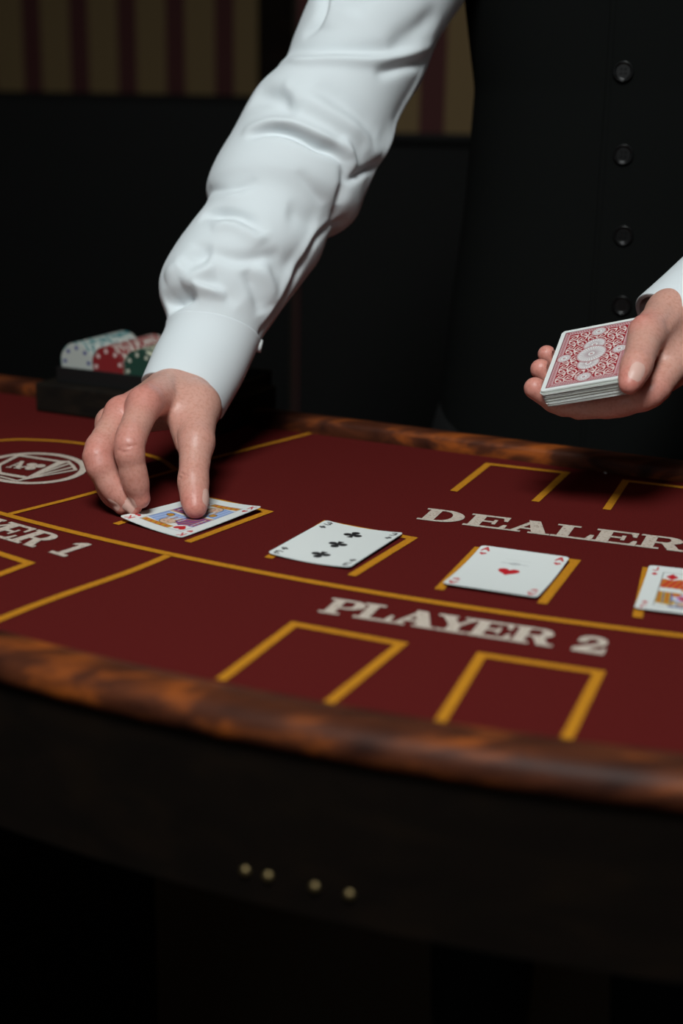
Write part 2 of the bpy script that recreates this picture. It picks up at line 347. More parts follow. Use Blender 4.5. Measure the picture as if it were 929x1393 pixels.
# ------------------------------------------------------------------ playing cards
WH = (.70, .72, .70); RED = (.50, .012, .020); BLK = (.012, .012, .013); GOLD = (.52, .24, .025); BLUE = (.24, .34, .60); PUR = (.10, .035, .24); ORG = (.55, .14, .025); SKN = (.62, .42, .30)
HW, HH, CRAD, TH = 31.5, 44.0, 3.2, .28
class Paint:
    def __init__(s, step):
        s.u = np.linspace(-HW, HW, int(2*HW/step)+1); s.v = np.linspace(-HH, HH, int(2*HH/step)+1)
        s.U, s.Vv = np.meshgrid(s.u, s.v, indexing='ij'); s.c = np.ones((*s.U.shape, 3))*np.array(WH); s.soft = step*.6
        s.tr = [(s.U, s.Vv)]
    def put(s, d, col):                      # d: signed distance in mm, inside < 0
        a = np.clip(.5-d/(2*s.soft), 0, 1)[..., None]; s.c = s.c*(1-a)+np.array(col)*a
    def frame(s, u, v, k=1, flip=False):      # local coordinates, k scales, flip = turned half round
        sg = -1 if flip else 1
        return (sg*s.U-u)/k, (sg*s.Vv-v)/k, k
    def disc(s, u, v, r, col, f=False):
        x, y, _ = s.frame(u, v, 1, f); s.put(np.hypot(x, y)-r, col)
    def ring(s, u, v, r, w, col, f=False):
        x, y, _ = s.frame(u, v, 1, f); s.put(abs(np.hypot(x, y)-r)-w/2, col)
    def rect(s, u0, v0, u1, v1, col, f=False):
        x, y, _ = s.frame((u0+u1)/2, (v0+v1)/2, 1, f); s.put(np.maximum(abs(x)-(u1-u0)/2, abs(y)-(v1-v0)/2), col)
    def seg(s, pts, w, col, f=False, o=(0, 0), k=1):
        x, y, k = s.frame(*o, k, f); d = np.full(x.shape, 1e3)
        for (a, b), (c, e) in zip(pts[:-1], pts[1:]):
            vx, vy = c-a, e-b; t = np.clip(((x-a)*vx+(y-b)*vy)/(vx*vx+vy*vy+1e-9), 0, 1); d = np.minimum(d, np.hypot(x-a-t*vx, y-b-t*vy))
        s.put((d-w/2)*k, col)
    def poly(s, pts, col, f=False, o=(0, 0), k=1):
        x, y, k = s.frame(*o, k, f); ins = np.zeros(x.shape, bool); d = np.full(x.shape, 1e3); n = len(pts)
        for i in range(n):
            (a, b), (c, e) = pts[i], pts[(i+1) % n]
            vx, vy = c-a, e-b; t = np.clip(((x-a)*vx+(y-b)*vy)/(vx*vx+vy*vy+1e-9), 0, 1); d = np.minimum(d, np.hypot(x-a-t*vx, y-b-t*vy))
            if b != e: ins ^= ((b > y) != (e > y)) & (x < (c-a)*(y-b)/(e-b)+a)
        s.put(np.where(ins, -d, d)*k, col)
    def suit(s, kind, u, v, k, f=False, col=None):
        if kind == 'heart':
            t = np.linspace(0, 2*math.pi, 40, endpoint=False)
            s.poly([(16*math.sin(a)**3/16, (13*math.cos(a)-5*math.cos(2*a)-2*math.cos(3*a)-math.cos(4*a)+2)/15) for a in t], col or RED, f, (u, v), k)
        elif kind == 'diamond': s.poly([(0, 1.15), (.85, 0), (0, -1.15), (-.85, 0)], col or RED, f, (u, v), k)
        else:
            sg = -1 if f else 1
            for dx, dy, r in ((0, .60, .47), (-.60, -.18, .47), (.60, -.18, .47), (0, .05, .26)): s.disc(u+dx*k, v+dy*k, r*k, col or BLK, f)
            s.poly([(-.10, 0), (.10, 0), (.36, -1.1), (-.36, -1.1)], col or BLK, f, (u, v), k)
    def index(s, ch, suit, col, k=3.1):
        G = {'A': [[(-.8, -1), (0, 1), (.8, -1)], [(-.45, -.3), (.45, -.3)]],
             '3': [[(-.6, .85), (.1, 1), (.6, .6), (.45, .15), (-.1, .05), (.5, -.1), (.68, -.5), (.2, -1), (-.65, -.85)]],
             'K': [[(-.6, -1), (-.6, 1)], [(.6, 1), (-.55, -.1)], [(-.2, .2), (.65, -1)]],
             'J': [[(.35, 1), (.35, -.6), (0, -1), (-.5, -.7)]]}[ch]
        for sx in (-1, 1):
            for f in (False, True):
                for g in G: s.seg(g, .42 if ch != 'A' else .50, col, f, (sx*26.3, 38.2), k)
                s.suit(suit, sx*26.3, 29.0, 2.5, f, col)
def court(p, ch):
    for f in (False, True):
        if ch == 'K':
            p.rect(-19, 27.5, 20, 33.2, GOLD, f); p.poly([(-20.5, 21), (-20.5, 34), (-7, 34), (-9, 24)], WH, f)
            for i in range(5): p.seg([(-4+i*5, 33), (-2+i*5, 28)], .8, RED, f)
            p.poly([(-2, 5), (20.5, 3), (20.5, 25), (9, 27), (0, 20)], BLUE, f)
            for i in range(5): p.seg([(1+i*4, 6), (2+i*4, 25)], .7, (.60, .66, .74), f)
            p.poly([(-20.5, 0), (-2, 0), (0, 18), (-9, 24), (-20.5, 20)], PUR, f)
            for i in range(5): p.seg([(-20, 1+i*4), (-3, 5+i*4)], 1.3, (ORG, GOLD)[i % 2], f)
            p.disc(4, 21.5, 6.0, SKN, f); p.ring(4, 21.5, 6.2, .7, BLK, f)
            for i in range(6): p.seg([(-2.5+i*2.5, 17), (-3+i*2.7, 10)], 1.2, ((.62, .62, .60), GOLD)[i % 2], f)
            p.seg([(1.5, 23), (3, 23)], .7, BLK, f); p.seg([(5.5, 23), (7, 23)], .7, BLK, f); p.seg([(4, 22), (4, 19.5)], .6, RED, f)
            p.disc(13, 9, 3.0, GOLD, f); p.ring(13, 9, 3.0, .6, BLK, f)
            p.seg([(-17, 3), (-17, 19)], 1.0, (.60, .62, .62), f)
        else:
            p.poly([(-20.5, 4), (-20.5, 21), (-12, 23), (2, 21), (4, 4)], ORG, f)
            for i in range(4): p.seg([(-19+i*4, 6), (-15+i*4, 19)], 1.7, RED, f)
            p.poly([(3, 2), (20.5, 2), (20.5, 27), (10, 30), (6, 18)], (.50, .30, .03), f)
            for r, c in ((9, BLUE), (7.2, WH), (5.6, (.45, .30, .62)), (3.8, RED)): p.disc(3, 14, r, c, f)
            p.disc(2, 26, 5.2, SKN, f); p.ring(2, 26, 5.4, .7, BLK, f); p.rect(-6, 30.4, 12, 33.2, (.06, .08, .30), f)
            p.seg([(0, 27), (1.4, 27)], .7, BLK, f); p.seg([(3, 27), (4.4, 27)], .7, BLK, f)
            p.poly([(-20.5, -1), (20.5, -1), (20.5, 3), (-20.5, 5)], WH, f); p.disc(-3, 2.5, 3.4, GOLD, f); p.disc(9, 8, 3.4, ORG, f)
            for i in range(4): p.seg([(12+i*2.5, 4), (11+i*2.5, 26)], .8, ((.06, .08, .30), RED)[i % 2], f)
    p.seg([(-20.5, -1.4), (20.5, 1.4)], 1.6, GOLD if ch == 'K' else (.6, .62, .62))
    for q in ([(-20.8, -33.5), (-20.8, 33.5)], [(20.8, -33.5), (20.8, 33.5)], [(-20.8, 33.5), (20.8, 33.5)], [(-20.8, -33.5), (20.8, -33.5)]): p.seg(q, .45, BLK if ch == 'J' else (.05, .06, .22))
    s_ = {'K': 'heart', 'J': 'diamond'}[ch]
    for f in (False, True):
        p.disc(-14.3, 26.2, 5.9, WH, f); p.suit(s_, -14.3, 26.2, 5.2 if ch == 'K' else 4.9, f)
def back(p):
    U, Vv = p.U, p.Vv; R1 = (.28, .004, .013)
    p.rect(-27.4, -39.9, 27.4, 39.9, (.52, .33, .34))
    for s in (-1, 1):
        for i in range(-20, 21): p.seg([(s*26, i*1.95), (s*24.6, i*1.95+1.0)], .75, R1)
        for i in range(-13, 14): p.seg([(i*1.95, s*38.5), (i*1.95+1, s*37.1)], .75, R1)
    for q in ([(-27.6, -40.1), (-27.6, 40.1)], [(27.6, -40.1), (27.6, 40.1)], [(-27.6, 40.1), (27.6, 40.1)], [(-27.6, -40.1), (27.6, -40.1)]): p.seg(q, .9, (.16, .01, .03))
    p.rect(-23.2, -35.8, 23.2, 35.8, R1)
    # scrollwork: paired spirals with leaf tips
    cen = []
    for i, u in enumerate(np.arange(-19.2, 20, 7.68)):
        for j, v_ in enumerate(np.arange(-31.5, 32, 7.0)): cen.append((u, v_+(1.6 if i % 2 else -1.6), 1 if (i+j) % 2 else -1))
    best = np.full(U.shape, 1e3); sc = np.zeros(U.shape)
    for cu, cv, s in cen:
        x, y = (U-cu)*s, Vv-cv; r = np.hypot(x, y); th = np.arctan2(y, x); near = r < best
        arm = abs(((r/2.7-th/(2*math.pi))+.5) % 1-.5)*2.7
        leaf = np.hypot((x-2.3)/1.7, (y-2.4)/.9)-1
        d = np.minimum(arm-.40, np.minimum(leaf*.8, np.hypot((x+2.2)/.8, (y+1.8)/1.4)*.8-.5))
        sc = np.where(near, d, sc); best = np.minimum(best, r)
    a = np.clip(.5-sc/.36, 0, 1)[..., None]; ins = (abs(U) < 22.6) & (abs(Vv) < 35.2)
    p.c = np.where(ins[..., None], p.c*(1-a)+np.array((.72, .66, .62))*a, p.c)
    def rosette(u, v, r, n):
        p.disc(u, v, r, R1); p.disc(u, v, r-.7, (.66, .66, .65)); p.ring(u, v, r-1.3, .4, (.35, .06, .08))
        x, y = U-u, Vv-v; rr = np.hypot(x, y); th = np.arctan2(y, x)
        d = np.maximum(abs(np.sin(th*n/2))*rr*2/n-.20, np.maximum(rr-(r-1.8), 2.6-rr)); p.put(d, (.30, .16, .18)); p.disc(u, v, 1.1, R1); p.disc(u, v, .5, (.66, .6, .6))
    for s in (-1, 1):
        rosette(s*21.5, 0, 6.0, 16); rosette(0, s*33, 6.3, 16)
    rosette(0, 13.5, 9.3, 22); rosette(0, -13.5, 9.3, 22); rosette(0, 0, 12.0, 30)
def card_mesh(name, face, step, bend):
    """bend(u, v) -> lift in mm; card lies face up, centre at the origin, long side along y"""
    p = Paint(step); face(p); nu, nv = p.U.shape
    U, Vv = p.U.copy(), p.Vv.copy(); cx, cy = HW-CRAD, HH-CRAD
    ax_, ay_ = np.maximum(abs(U)-cx, 0), np.maximum(abs(Vv)-cy, 0); r = np.hypot(ax_, ay_); k_ = np.where((ax_ > 0) & (ay_ > 0) & (r > CRAD), CRAD/np.maximum(r, 1e-6), 1)
    U = np.where(k_ < 1, np.sign(U)*(cx+ax_*k_), U); Vv = np.where(k_ < 1, np.sign(Vv)*(cy+ay_*k_), Vv)
    Z = bend(U, Vv); top = np.stack([U, Vv, Z+TH], -1).reshape(-1, 3); bot = np.stack([U, Vv, Z], -1).reshape(-1, 3)
    idx = np.arange(nu*nv).reshape(nu, nv); q = np.stack([idx[:-1, :-1], idx[1:, :-1], idx[1:, 1:], idx[:-1, 1:]], -1).reshape(-1, 4)
    edge = list(idx[:, 0])+list(idx[-1, 1:])+list(idx[-2::-1, -1])+list(idx[0, -2:0:-1]); e = np.array(edge); e2_ = np.roll(e, -1); N_ = nu*nv
    side = np.stack([e, e+N_, e2_+N_, e2_], -1)
    V = np.vstack([top, bot])/1000; C_ = np.vstack([p.c.reshape(-1, 3), np.tile(np.array(WH), (N_, 1))])
    return mesh(name, V, np.vstack([q, q[:, ::-1]+N_, side[:, ::-1]]), M['print'], None, True, C_)
def place(o, x, y, deg, z=.0008):
    o.location = (x, y, z); o.rotation_euler.z = deg; return o
def f3(p):
    p.index('3', 'club', BLK); p.suit('club', 0, 26, 6.6); p.suit('club', 0, 0, 6.6, True); p.suit('club', 0, 26, 6.6, True)
def fA(p):
    p.index('A', 'heart', RED); p.suit('heart', 0, 0, 7.4)
    G_ = (.30, .31, .32)                      # maker's small grey device above the pip
    p.seg([(-9, 17.5), (-4.5, 17.5)], .6, G_); p.seg([(4.5, 17.5), (9, 17.5)], .6, G_); p.ring(0, 17.5, 2.2, .7, G_); p.disc(0, 17.5, 1.1, G_); p.disc(-3.2, 17.2, .9, G_); p.disc(3.2, 17.8, .9, G_)
    for i in range(9): p.seg([(-8+i*2, 24.6), (-7+i*2, 24.6+.3*(i % 2))], .5, (.5, .5, .5))
def fK(p): court(p, 'K'); p.index('K', 'heart', RED)
def fJ(p): court(p, 'J'); p.index('J', 'diamond', RED)
kc = place(card_mesh('playing_card', fK, .38, lambda u, v: 2.2*((u+v*.45)/40)**2+.2), -.1116, 1.0157, -.6517)
tag(kc, 'king of hearts card, face up, pressed down by the dealing fingers', 'card', 'cards dealt face up')
c3 = place(card_mesh('playing_card', f3, .38, lambda u, v: 1.6*(u/31)**2+.2), -.0026, .9524, -.4574)
tag(c3, 'three of clubs card lying face up on the felt', 'card', 'cards dealt face up')
cA = place(card_mesh('playing_card', fA, .38, lambda u, v: 1.7*(v/44)**2+.2), .1117, .8993, -.3842)
tag(cA, 'ace of hearts card lying face up on the felt', 'card', 'cards dealt face up')
cJ = place(card_mesh('playing_card', fJ, .38, lambda u, v: 1.4*(v/44)**2+.2), .2262, .8642, -.3061)
tag(cJ, 'jack of diamonds card lying face up on the felt', 'card', 'cards dealt face up')

# the deck held in the left hand
RD = Matrix(((.877, .293, -.381), (-.401, .884, -.241), (.266, .364, .893))); CD = Vector((.1848, 1.0546, .122))
QD = RD.to_quaternion().to_euler()
top = card_mesh('playing_card', back, .34, lambda u, v: 0*u); top.rotation_euler = QD; top.location = CD-RD@Vector((0, 0, .00028))
tag(top, 'top card of the held deck, red scrollwork back with white rosettes', 'card')
pts = []
for cx, cy, a0 in ((HW-CRAD, HH-CRAD, 0), (-HW+CRAD, HH-CRAD, 90), (-HW+CRAD, -HH+CRAD, 180), (HW-CRAD, -HH+CRAD, 270)):
    for a in (0, 30, 60, 90): pts.append(((cx+CRAD*math.cos(math.radians(a0+a)))/1000, (cy+CRAD*math.sin(math.radians(a0+a)))/1000))
v, f = prism(pts, 0, .00024)
edge_m = [mat('card_edge_%d' % i, c, .6, 0, .2) for i, c in enumerate([(.66, .68, .65), (.50, .52, .48), (.36, .37, .34), (.60, .62, .60)])]
base_meshes = []
for m_ in edge_m:
    o = mesh('playing_card', v, f, m_); base_meshes.append(o.data); bpy.data.objects.remove(o)
for i in range(46):
    o = bpy.data.objects.new('playing_card', base_meshes[int(rng.choice([0, 0, 3, 1, 0, 2, 3]))]); link(o)
    z = -.00028-(i+1)*.000285
    off = Vector((.0016*(i/46)+.00035*rng.normal(), .00035*rng.normal()-.0010*(i > 4), z)); o.location = CD+RD@off
    o.rotation_euler = (RD@Matrix.Rotation(.006*rng.normal(), 3, 'Z')).to_euler()
    tag(o, 'card in the held deck, stacked beneath its red-backed top card', 'card', 'cards of the held deck')

# ------------------------------------------------------------------ implicit-surface modelling (mm)
class Field:
    def __init__(s, lo, hi, h):
        s.lo = np.array(lo, np.float32); s.h = h; s.n = np.ceil((np.array(hi)-lo)/h).astype(int)+1
        s.ax = [np.float32(lo[i])+np.float32(h)*np.arange(s.n[i], dtype=np.float32) for i in range(3)]
        s.new()
    def new(s): s.d = np.full(s.n, 40., np.float32); return s
    def sub(s, lo, hi):
        i0 = np.clip(np.floor((np.array(lo)-s.lo)/s.h).astype(int), 0, s.n); i1 = np.clip(np.ceil((np.array(hi)-s.lo)/s.h).astype(int)+1, 0, s.n)
        sl_ = tuple(slice(a, b) for a, b in zip(i0, i1)); g = np.meshgrid(*[s.ax[k][sl_[k]] for k in range(3)], indexing='ij', sparse=True); return sl_, g
    @staticmethod
    def smin(a, b, k):
        if k <= 0: return np.minimum(a, b)
        h_ = np.clip(.5+.5*(b-a)/k, 0, 1); return b*(1-h_)+a*h_-k*h_*(1-h_)
    def cap(s, a, b, r0, r1, k, flat=None):
        """tapered capsule a->b, blended with what is there; flat=(normal, factor) squashes the section along the normal"""
        a, b = np.array(a, np.float32), np.array(b, np.float32); m_ = max(r0, r1)*1.3+k+3
        sl_, (x, y, z) = s.sub(np.minimum(a, b)-m_, np.maximum(a, b)+m_)
        ab = b-a; L2 = float(ab@ab)+1e-6
        px, py, pz = x-a[0], y-a[1], z-a[2]
        t = np.clip((px*ab[0]+py*ab[1]+pz*ab[2])/L2, 0, 1); qx, qy, qz = px-t*ab[0], py-t*ab[1], pz-t*ab[2]
        d2 = qx*qx+qy*qy+qz*qz
        if flat is not None:
            n_, k_ = np.array(flat[0], float), flat[1]; n_ /= np.linalg.norm(n_); dn_ = qx*n_[0]+qy*n_[1]+qz*n_[2]; d2 = d2+(k_*k_-1)*dn_*dn_
        d = np.sqrt(d2)-(r0+(r1-r0)*t)
        s.d[sl_] = s.smin(s.d[sl_], d.astype(np.float32), k); return s
    def chain(s, pts, rs, k, flat=None):
        for i in range(len(pts)-1): s.cap(pts[i], pts[i+1], rs[i], rs[i+1], k, flat)
        return s
    def carve(s, a, b, r, k):
        g = Field.__new__(Field); g.lo, g.h, g.n, g.ax = s.lo, s.h, s.n, s.ax; g.d = np.full(s.n, 40., np.float32); g.cap(a, b, r, r, 0); s.d = -s.smin(-s.d, g.d, k); return s
    def nets(s):
        d = s.d; n = d.shape; ins = d < 0
        c = [ins[i:n[0]-1+i, j:n[1]-1+j, k:n[2]-1+k] for i in (0, 1) for j in (0, 1) for k in (0, 1)]
        cnt = sum(q.astype(np.uint8) for q in c); act = (cnt > 0) & (cnt < 8); I = np.argwhere(act); vid = np.full(act.shape, -1, np.int32); vid[act] = np.arange(len(I))
        acc = np.zeros((len(I), 3)); num = np.zeros(len(I))
        cor = [(i, j, k) for i in (0, 1) for j in (0, 1) for k in (0, 1)]
        val = {q: d[I[:, 0]+q[0], I[:, 1]+q[1], I[:, 2]+q[2]].astype(float) for q in cor}
        for a in cor:
            for ax_i in range(3):
                if a[ax_i] == 0:
                    b = list(a); b[ax_i] = 1; b = tuple(b); va, vb = val[a], val[b]; x = (va < 0) != (vb < 0); t = np.where(x, va/np.where(x, va-vb, 1), 0)
                    p = np.tile(np.array(a, float), (len(I), 1)); p[:, ax_i] += t; acc[x] += p[x]; num[x] += 1
        V = s.lo+s.h*(I+acc/num[:, None]); F = []
        for ax_i in range(3):
            o1, o2 = [(1, 2), (2, 0), (0, 1)][ax_i]
            s0 = [slice(None)]*3; s1 = [slice(None)]*3; s0[ax_i] = slice(0, -1); s1[ax_i] = slice(1, None)
            for q in (o1, o2): s0[q] = slice(1, -1); s1[q] = slice(1, -1)
            A, B = ins[tuple(s0)], ins[tuple(s1)]; E = np.argwhere(A != B); 
            if not len(E): continue
            sg = A[E[:, 0], E[:, 1], E[:, 2]]; base = E.copy(); base[:, o1] += 1; base[:, o2] += 1
            def gv(x, y):
                q = base.copy(); q[:, o1] += x; q[:, o2] += y; return vid[q[:, 0], q[:, 1], q[:, 2]]
            Q = np.stack([gv(-1, -1), gv(0, -1), gv(0, 0), gv(-1, 0)], 1); Q[~sg] = Q[~sg][:, ::-1]; F.append(Q)
        return V, np.vstack(F)
    def at(s, P_):
        q = (np.asarray(P_)-s.lo)/s.h; i = np.clip(q.astype(int), 0, s.n-2); u = q-i; r = 0
        for a in (0, 1):
            for b in (0, 1):
                for c in (0, 1):
                    w = (u[:, 0] if a else 1-u[:, 0])*(u[:, 1] if b else 1-u[:, 1])*(u[:, 2] if c else 1-u[:, 2]); r = r+w*s.d[i[:, 0]+a, i[:, 1]+b, i[:, 2]+c]
        return r
def union(parts, ks):
    d = parts[0]
    for p, k in zip(parts[1:], ks): d = Field.smin(d, p, k)
    return d
SKIN, PINK = np.array((.58, .305, .24)), np.array((.60, .185, .15))
def skin_cols(V, reds, tint=SKIN):
    c = np.tile(tint, (len(V), 1)); w = np.zeros(len(V))
    for p, r, a in reds: w = np.maximum(w, a*np.exp(-((V-np.array(p))**2).sum(1)/(r*r)))
    return c*(1-w[:, None])+PINK*w[:, None]
def vnormals(V, F):
    n = np.zeros_like(V); a = np.cross(V[F[:, 2]]-V[F[:, 0]], V[F[:, 3]]-V[F[:, 1]])
    for k in range(4): np.add.at(n, F[:, k], a)
    return n/np.maximum(np.linalg.norm(n, axis=1), 1e-9)[:, None]
def crease(V, N, lines):
    """press narrow skin folds along short polylines (mm)"""
    D = np.zeros(len(V))
    for pts, w, amp in lines:
        p = np.array(pts, float); near = (np.abs(V-p.mean(0)).max(1) < 40); best = np.full(near.sum(), 1e3); Q = V[near]
        for a, b in zip(p[:-1], p[1:]):
            ab = b-a; t = np.clip(((Q-a)@ab)/(ab@ab), 0, 1); best = np.minimum(best, np.linalg.norm(Q-a-t[:, None]*ab, axis=1))
        D[near] += amp*np.exp(-(best/w)**2)
    return V+N*D[:, None]

# ---- right hand: picking the card up between thumb and fingers
W = np.array((-129.8, 1145, 74.8)); FA = np.array((-84, 1214, 172.))
RH = Field((-216, 985, -2), (-72, 1232, 182), 1.15)
ri = [(-150.3, 1052, 77.5), (-157.0, 1010, 56), (-152.6, 1009, 30.5), (-149.0, 1011, 15.2)]
rm = [(-169.5, 1064, 67.5), (-183.5, 1021, 44), (-169.0, 1017, 19.5), (-155.0, 1014, 8.2)]
rr = [(-181.0, 1085, 55), (-183.0, 1040, 33), (-173.5, 1027, 15), (-163.5, 1015, 7.6)]
rp = [(-186.0, 1106, 43), (-184.0, 1073, 28), (-178.0, 1058, 14), (-172.0, 1045, 8)]
rt_ = [(-115.3, 1096.8, 66.6), (-111.8, 1055.5, 47.8), (-111.6, 1029.0, 25.8), (-108.3, 1010.2, 9.8)]
palm_n = np.array((-.45, -.35, .82))
RH.chain([FA, (-112, 1178, 107), W], [33, 28.5, 25.5], 12, (palm_n, 1.22))
for a, r in ((ri[0], 12.6), (rm[0], 12.2), (rr[0], 11.5), (rp[0], 10.5)):
    RH.cap(W+(np.array(a)-W)*.12, a, 17.5, r, 9)
RH.cap(W, rt_[0], 19, 17, 10); RH.cap(rt_[0], rt_[1], 17, 13.2, 10)
RH.cap((-140, 1098, 70), (-122, 1075, 55), 9, 8, 9)
RH.cap((-160, 1108, 56), (-142, 1112, 56), 13, 12, 10); RH.cap((-128, 1082, 66), (-122, 1063, 44), 9, 6.5, 9)
palm_d = RH.d
def finger(Fd, pts, rs, k=3.5):
    p = np.array(pts, float); P_ = [p[0]]; R_2 = [rs[0]]
    for i in (1, 2):                         # the bend at each joint is rounded off
        a, b = p[i]+(p[i-1]-p[i])*.20, p[i]+(p[i+1]-p[i])*.28
        P_ += [a, (a+b+2*p[i])/4, b]; R_2 += [rs[i]*.6+rs[i-1]*.4*.98, rs[i]*1.02, rs[i]*.82+rs[i+1]*.2]
    P_.append(p[3]); R_2.append(rs[3]); Fd.new(); Fd.chain(P_, R_2, 2.5); return Fd.d
fs = [finger(RH, ri, (12.4, 10.6, 9.3, 7.4)), finger(RH, rm, (12.2, 10.6, 9.2, 6.9)), finger(RH, rr, (11.5, 10, 8.6, 6.3)), finger(RH, rp, (10, 8.6, 7.6, 6))]
th_d = finger(RH, rt_[1:], (13.0, 11.0, 8.9)) if False else None
RH.new(); RH.chain(rt_[1:], (13.0, 10.9, 8.8), 4); RH.cap((-111.3, 1026, 22), (-109.5, 1016, 14), 11.0, 10.4, 3); th_d = RH.d
RH.d = union([palm_d]+[union(fs, (1.2, 1.2, 1.2))], (6.5,)); RH.d = Field.smin(RH.d, th_d, 6)
V, F = RH.nets(); N = vnormals(V, F)
V = crease(V, N, [
    ([(-124, 1024, 29.5), (-115, 1018.5, 27.5), (-105, 1021, 27)], 1.1, -1.3), ([(-123, 1025, 32.5), (-115, 1019, 31), (-105, 1022, 30.2)], 1.0, -1.0), ([(-122, 1022, 26), (-112, 1018, 24.5), (-103, 1022, 24.5)], .9, -.8),
    ([(-167, 1003, 58), (-158, 999.5, 57), (-150, 1003, 58)], .9, -.6), ([(-166, 1003, 54.5), (-158, 999.5, 53.5), (-150, 1003, 54)], .9, -.6),
    ([(-161, 1003, 32), (-153, 999.7, 31), (-146, 1003, 31)], .8, -.5),
    ([(-130, 1062, 60), (-127, 1052, 48), (-124, 1050, 38)], 1.6, -1.3), ([(-146, 1088, 92), (-150, 1060, 90)], 4, 1.0), ([(-118, 1120, 100), (-112, 1075, 66)], 3.5, .9), ([(-132, 1118, 102), (-130, 1085, 84)], 4, -.8)])
reds = [(ri[0], 22, .8), (rm[0], 20, .85), (ri[1], 18, .6), (rm[1], 18, .7), (ri[2], 16, .45), (rm[2], 16, .5), (ri[3], 14, .8), (rm[3], 14, .75), (rt_[3], 16, .75), (rt_[2], 14, .4), (rr[1], 14, .5), (rt_[1], 16, .25)]
right_hand = (V, F, skin_cols(V, reds), RH)
bvh_r = BVHTree.FromPolygons((V/1000).tolist(), F.tolist())

# ---- left hand: cradling the deck (deck coordinates, then the world)
RDn = np.array(RD); CDn = np.array(CD)*1000
dw = lambda p: RDn@np.array(p, float)+CDn
LW = np.array((266., 1100, 141)); lel = np.array((455., 1205, 318))
L_i = [dw(p) for p in ((55, 17, -28), (41, -24, -29), (17, -27.5, -31), (-14, -27, -30))]
L_m = [dw(p) for p in ((57, 34, -42), (22, -20, -35), (-25, -26, -24), (-40.5, -28.5, -5))]
L_r = [dw(p) for p in ((53, 47, -45), (14, 0, -35), (-25, -7, -25), (-39.5, -6.5, -2))]
L_p = [dw(p) for p in ((46, 56, -45), (10, 19, -33), (-23, 14, -23), (-38.5, 13.5, -1))]
L_t = [dw(p) for p in ((51, 55, -8), (41.5, 9, 2.5), (40.5, -33, 2), (36.8, -51.5, -1.8))]
allp = np.array(L_i+L_m+L_r+L_p+L_t+[LW, LW+(lel-LW)*.36])
LH = Field(allp.min(0)-24, allp.max(0)+30, 1.15)
pn = RDn@np.array((-.5, -.2, .84))
LH.chain([LW+(lel-LW)*.36, LW+(lel-LW)*.16, LW], [30, 27, 24.5], 12, (pn, 1.2))
for a, r in ((L_i[0], 13), (L_m[0], 12.5), (L_r[0], 12), (L_p[0], 11)): LH.cap(LW, a, 17, r, 9)
LH.cap(LW, L_t[0], 20, 17.5, 10); LH.cap(L_t[0], L_t[1], 17.5, 13.6, 10)
LH.cap(dw((54, 44, -20)), dw((47, 12, -15)), 11, 9, 8)
LH.cap(dw((46, 40, -36)), dw((22, 8, -32)), 13, 11, 10); LH.cap(dw((40, 22, -32)), dw((20, -10, -32)), 12, 10, 10); LH.cap(dw((30, -8, -27)), dw((-8, -12, -27)), 10.5, 10, 8)
pd = LH.d
fl = [finger(LH, L_i, (12.3, 10.6, 9.6, 8)), finger(LH, L_m, (12, 10.5, 9.6, 8.2)), finger(LH, L_r, (11.6, 10, 9.2, 7.9)), finger(LH, L_p, (10.5, 9, 8.2, 7))]
LH.new(); LH.chain(L_t[1:], (13.2, 10.8, 7.6), 4); LH.cap(L_t[2]+(L_t[3]-L_t[2])*.35, L_t[2]+(L_t[3]-L_t[2])*.65, 10.6, 9.6, 3); td = LH.d
LH.d = Field.smin(Field.smin(pd, union(fl, (1, 1, 1)), 6), td, 5)
# flesh yields to the deck: keep a thin gap around the stack
g = np.stack(np.meshgrid(*LH.ax, indexing='ij'), -1).astype(np.float32)-CDn.astype(np.float32)
q = g@RDn.astype(np.float32); q = np.abs(q-np.array((.4, -.4, -6.7), np.float32))-np.array((33.2, 45.4, 7.6), np.float32)
bx = np.linalg.norm(np.maximum(q, 0), axis=-1)+np.minimum(q.max(-1), 0); LH.d = np.maximum(LH.d, .6-bx); del g, q, bx
V, F = LH.nets(); N = vnormals(V, F)
V = crease(V, N, [
    ([dw((46, -28, 12)), dw((51, -33, 6)), dw((51, -35, 0))], 1.0, -.7), ([dw((45, -31, 12.5)), dw((51, -36, 5))], .8, -.5),
    ([dw((50, 5, -10)), dw((52, -15, -12)), dw((51, -34, -14))], 2.2, -1.6), ([dw((38, 14, 16)), dw((44, 6, 16))], 3, .6), ([dw((58, 45, 5)), dw((55, 15, 4))], 4, -1.2), ([dw((30, 20, 8)), dw((29, 5, 8))], 2.5, -1.0)])
reds = [(L_t[1]+RDn@np.array((-4, 2, 10)), 13, .7), (L_t[3], 16, .8), (L_t[2], 14, .35), (L_m[3], 13, .7), (L_r[3], 13, .7), (L_p[3], 12, .7), (L_i[1], 16, .6), (L_i[2], 14, .5)]
left_hand = (V, F, skin_cols(V, reds), LH)
bvh_l = BVHTree.FromPolygons((V/1000).tolist(), F.tolist())

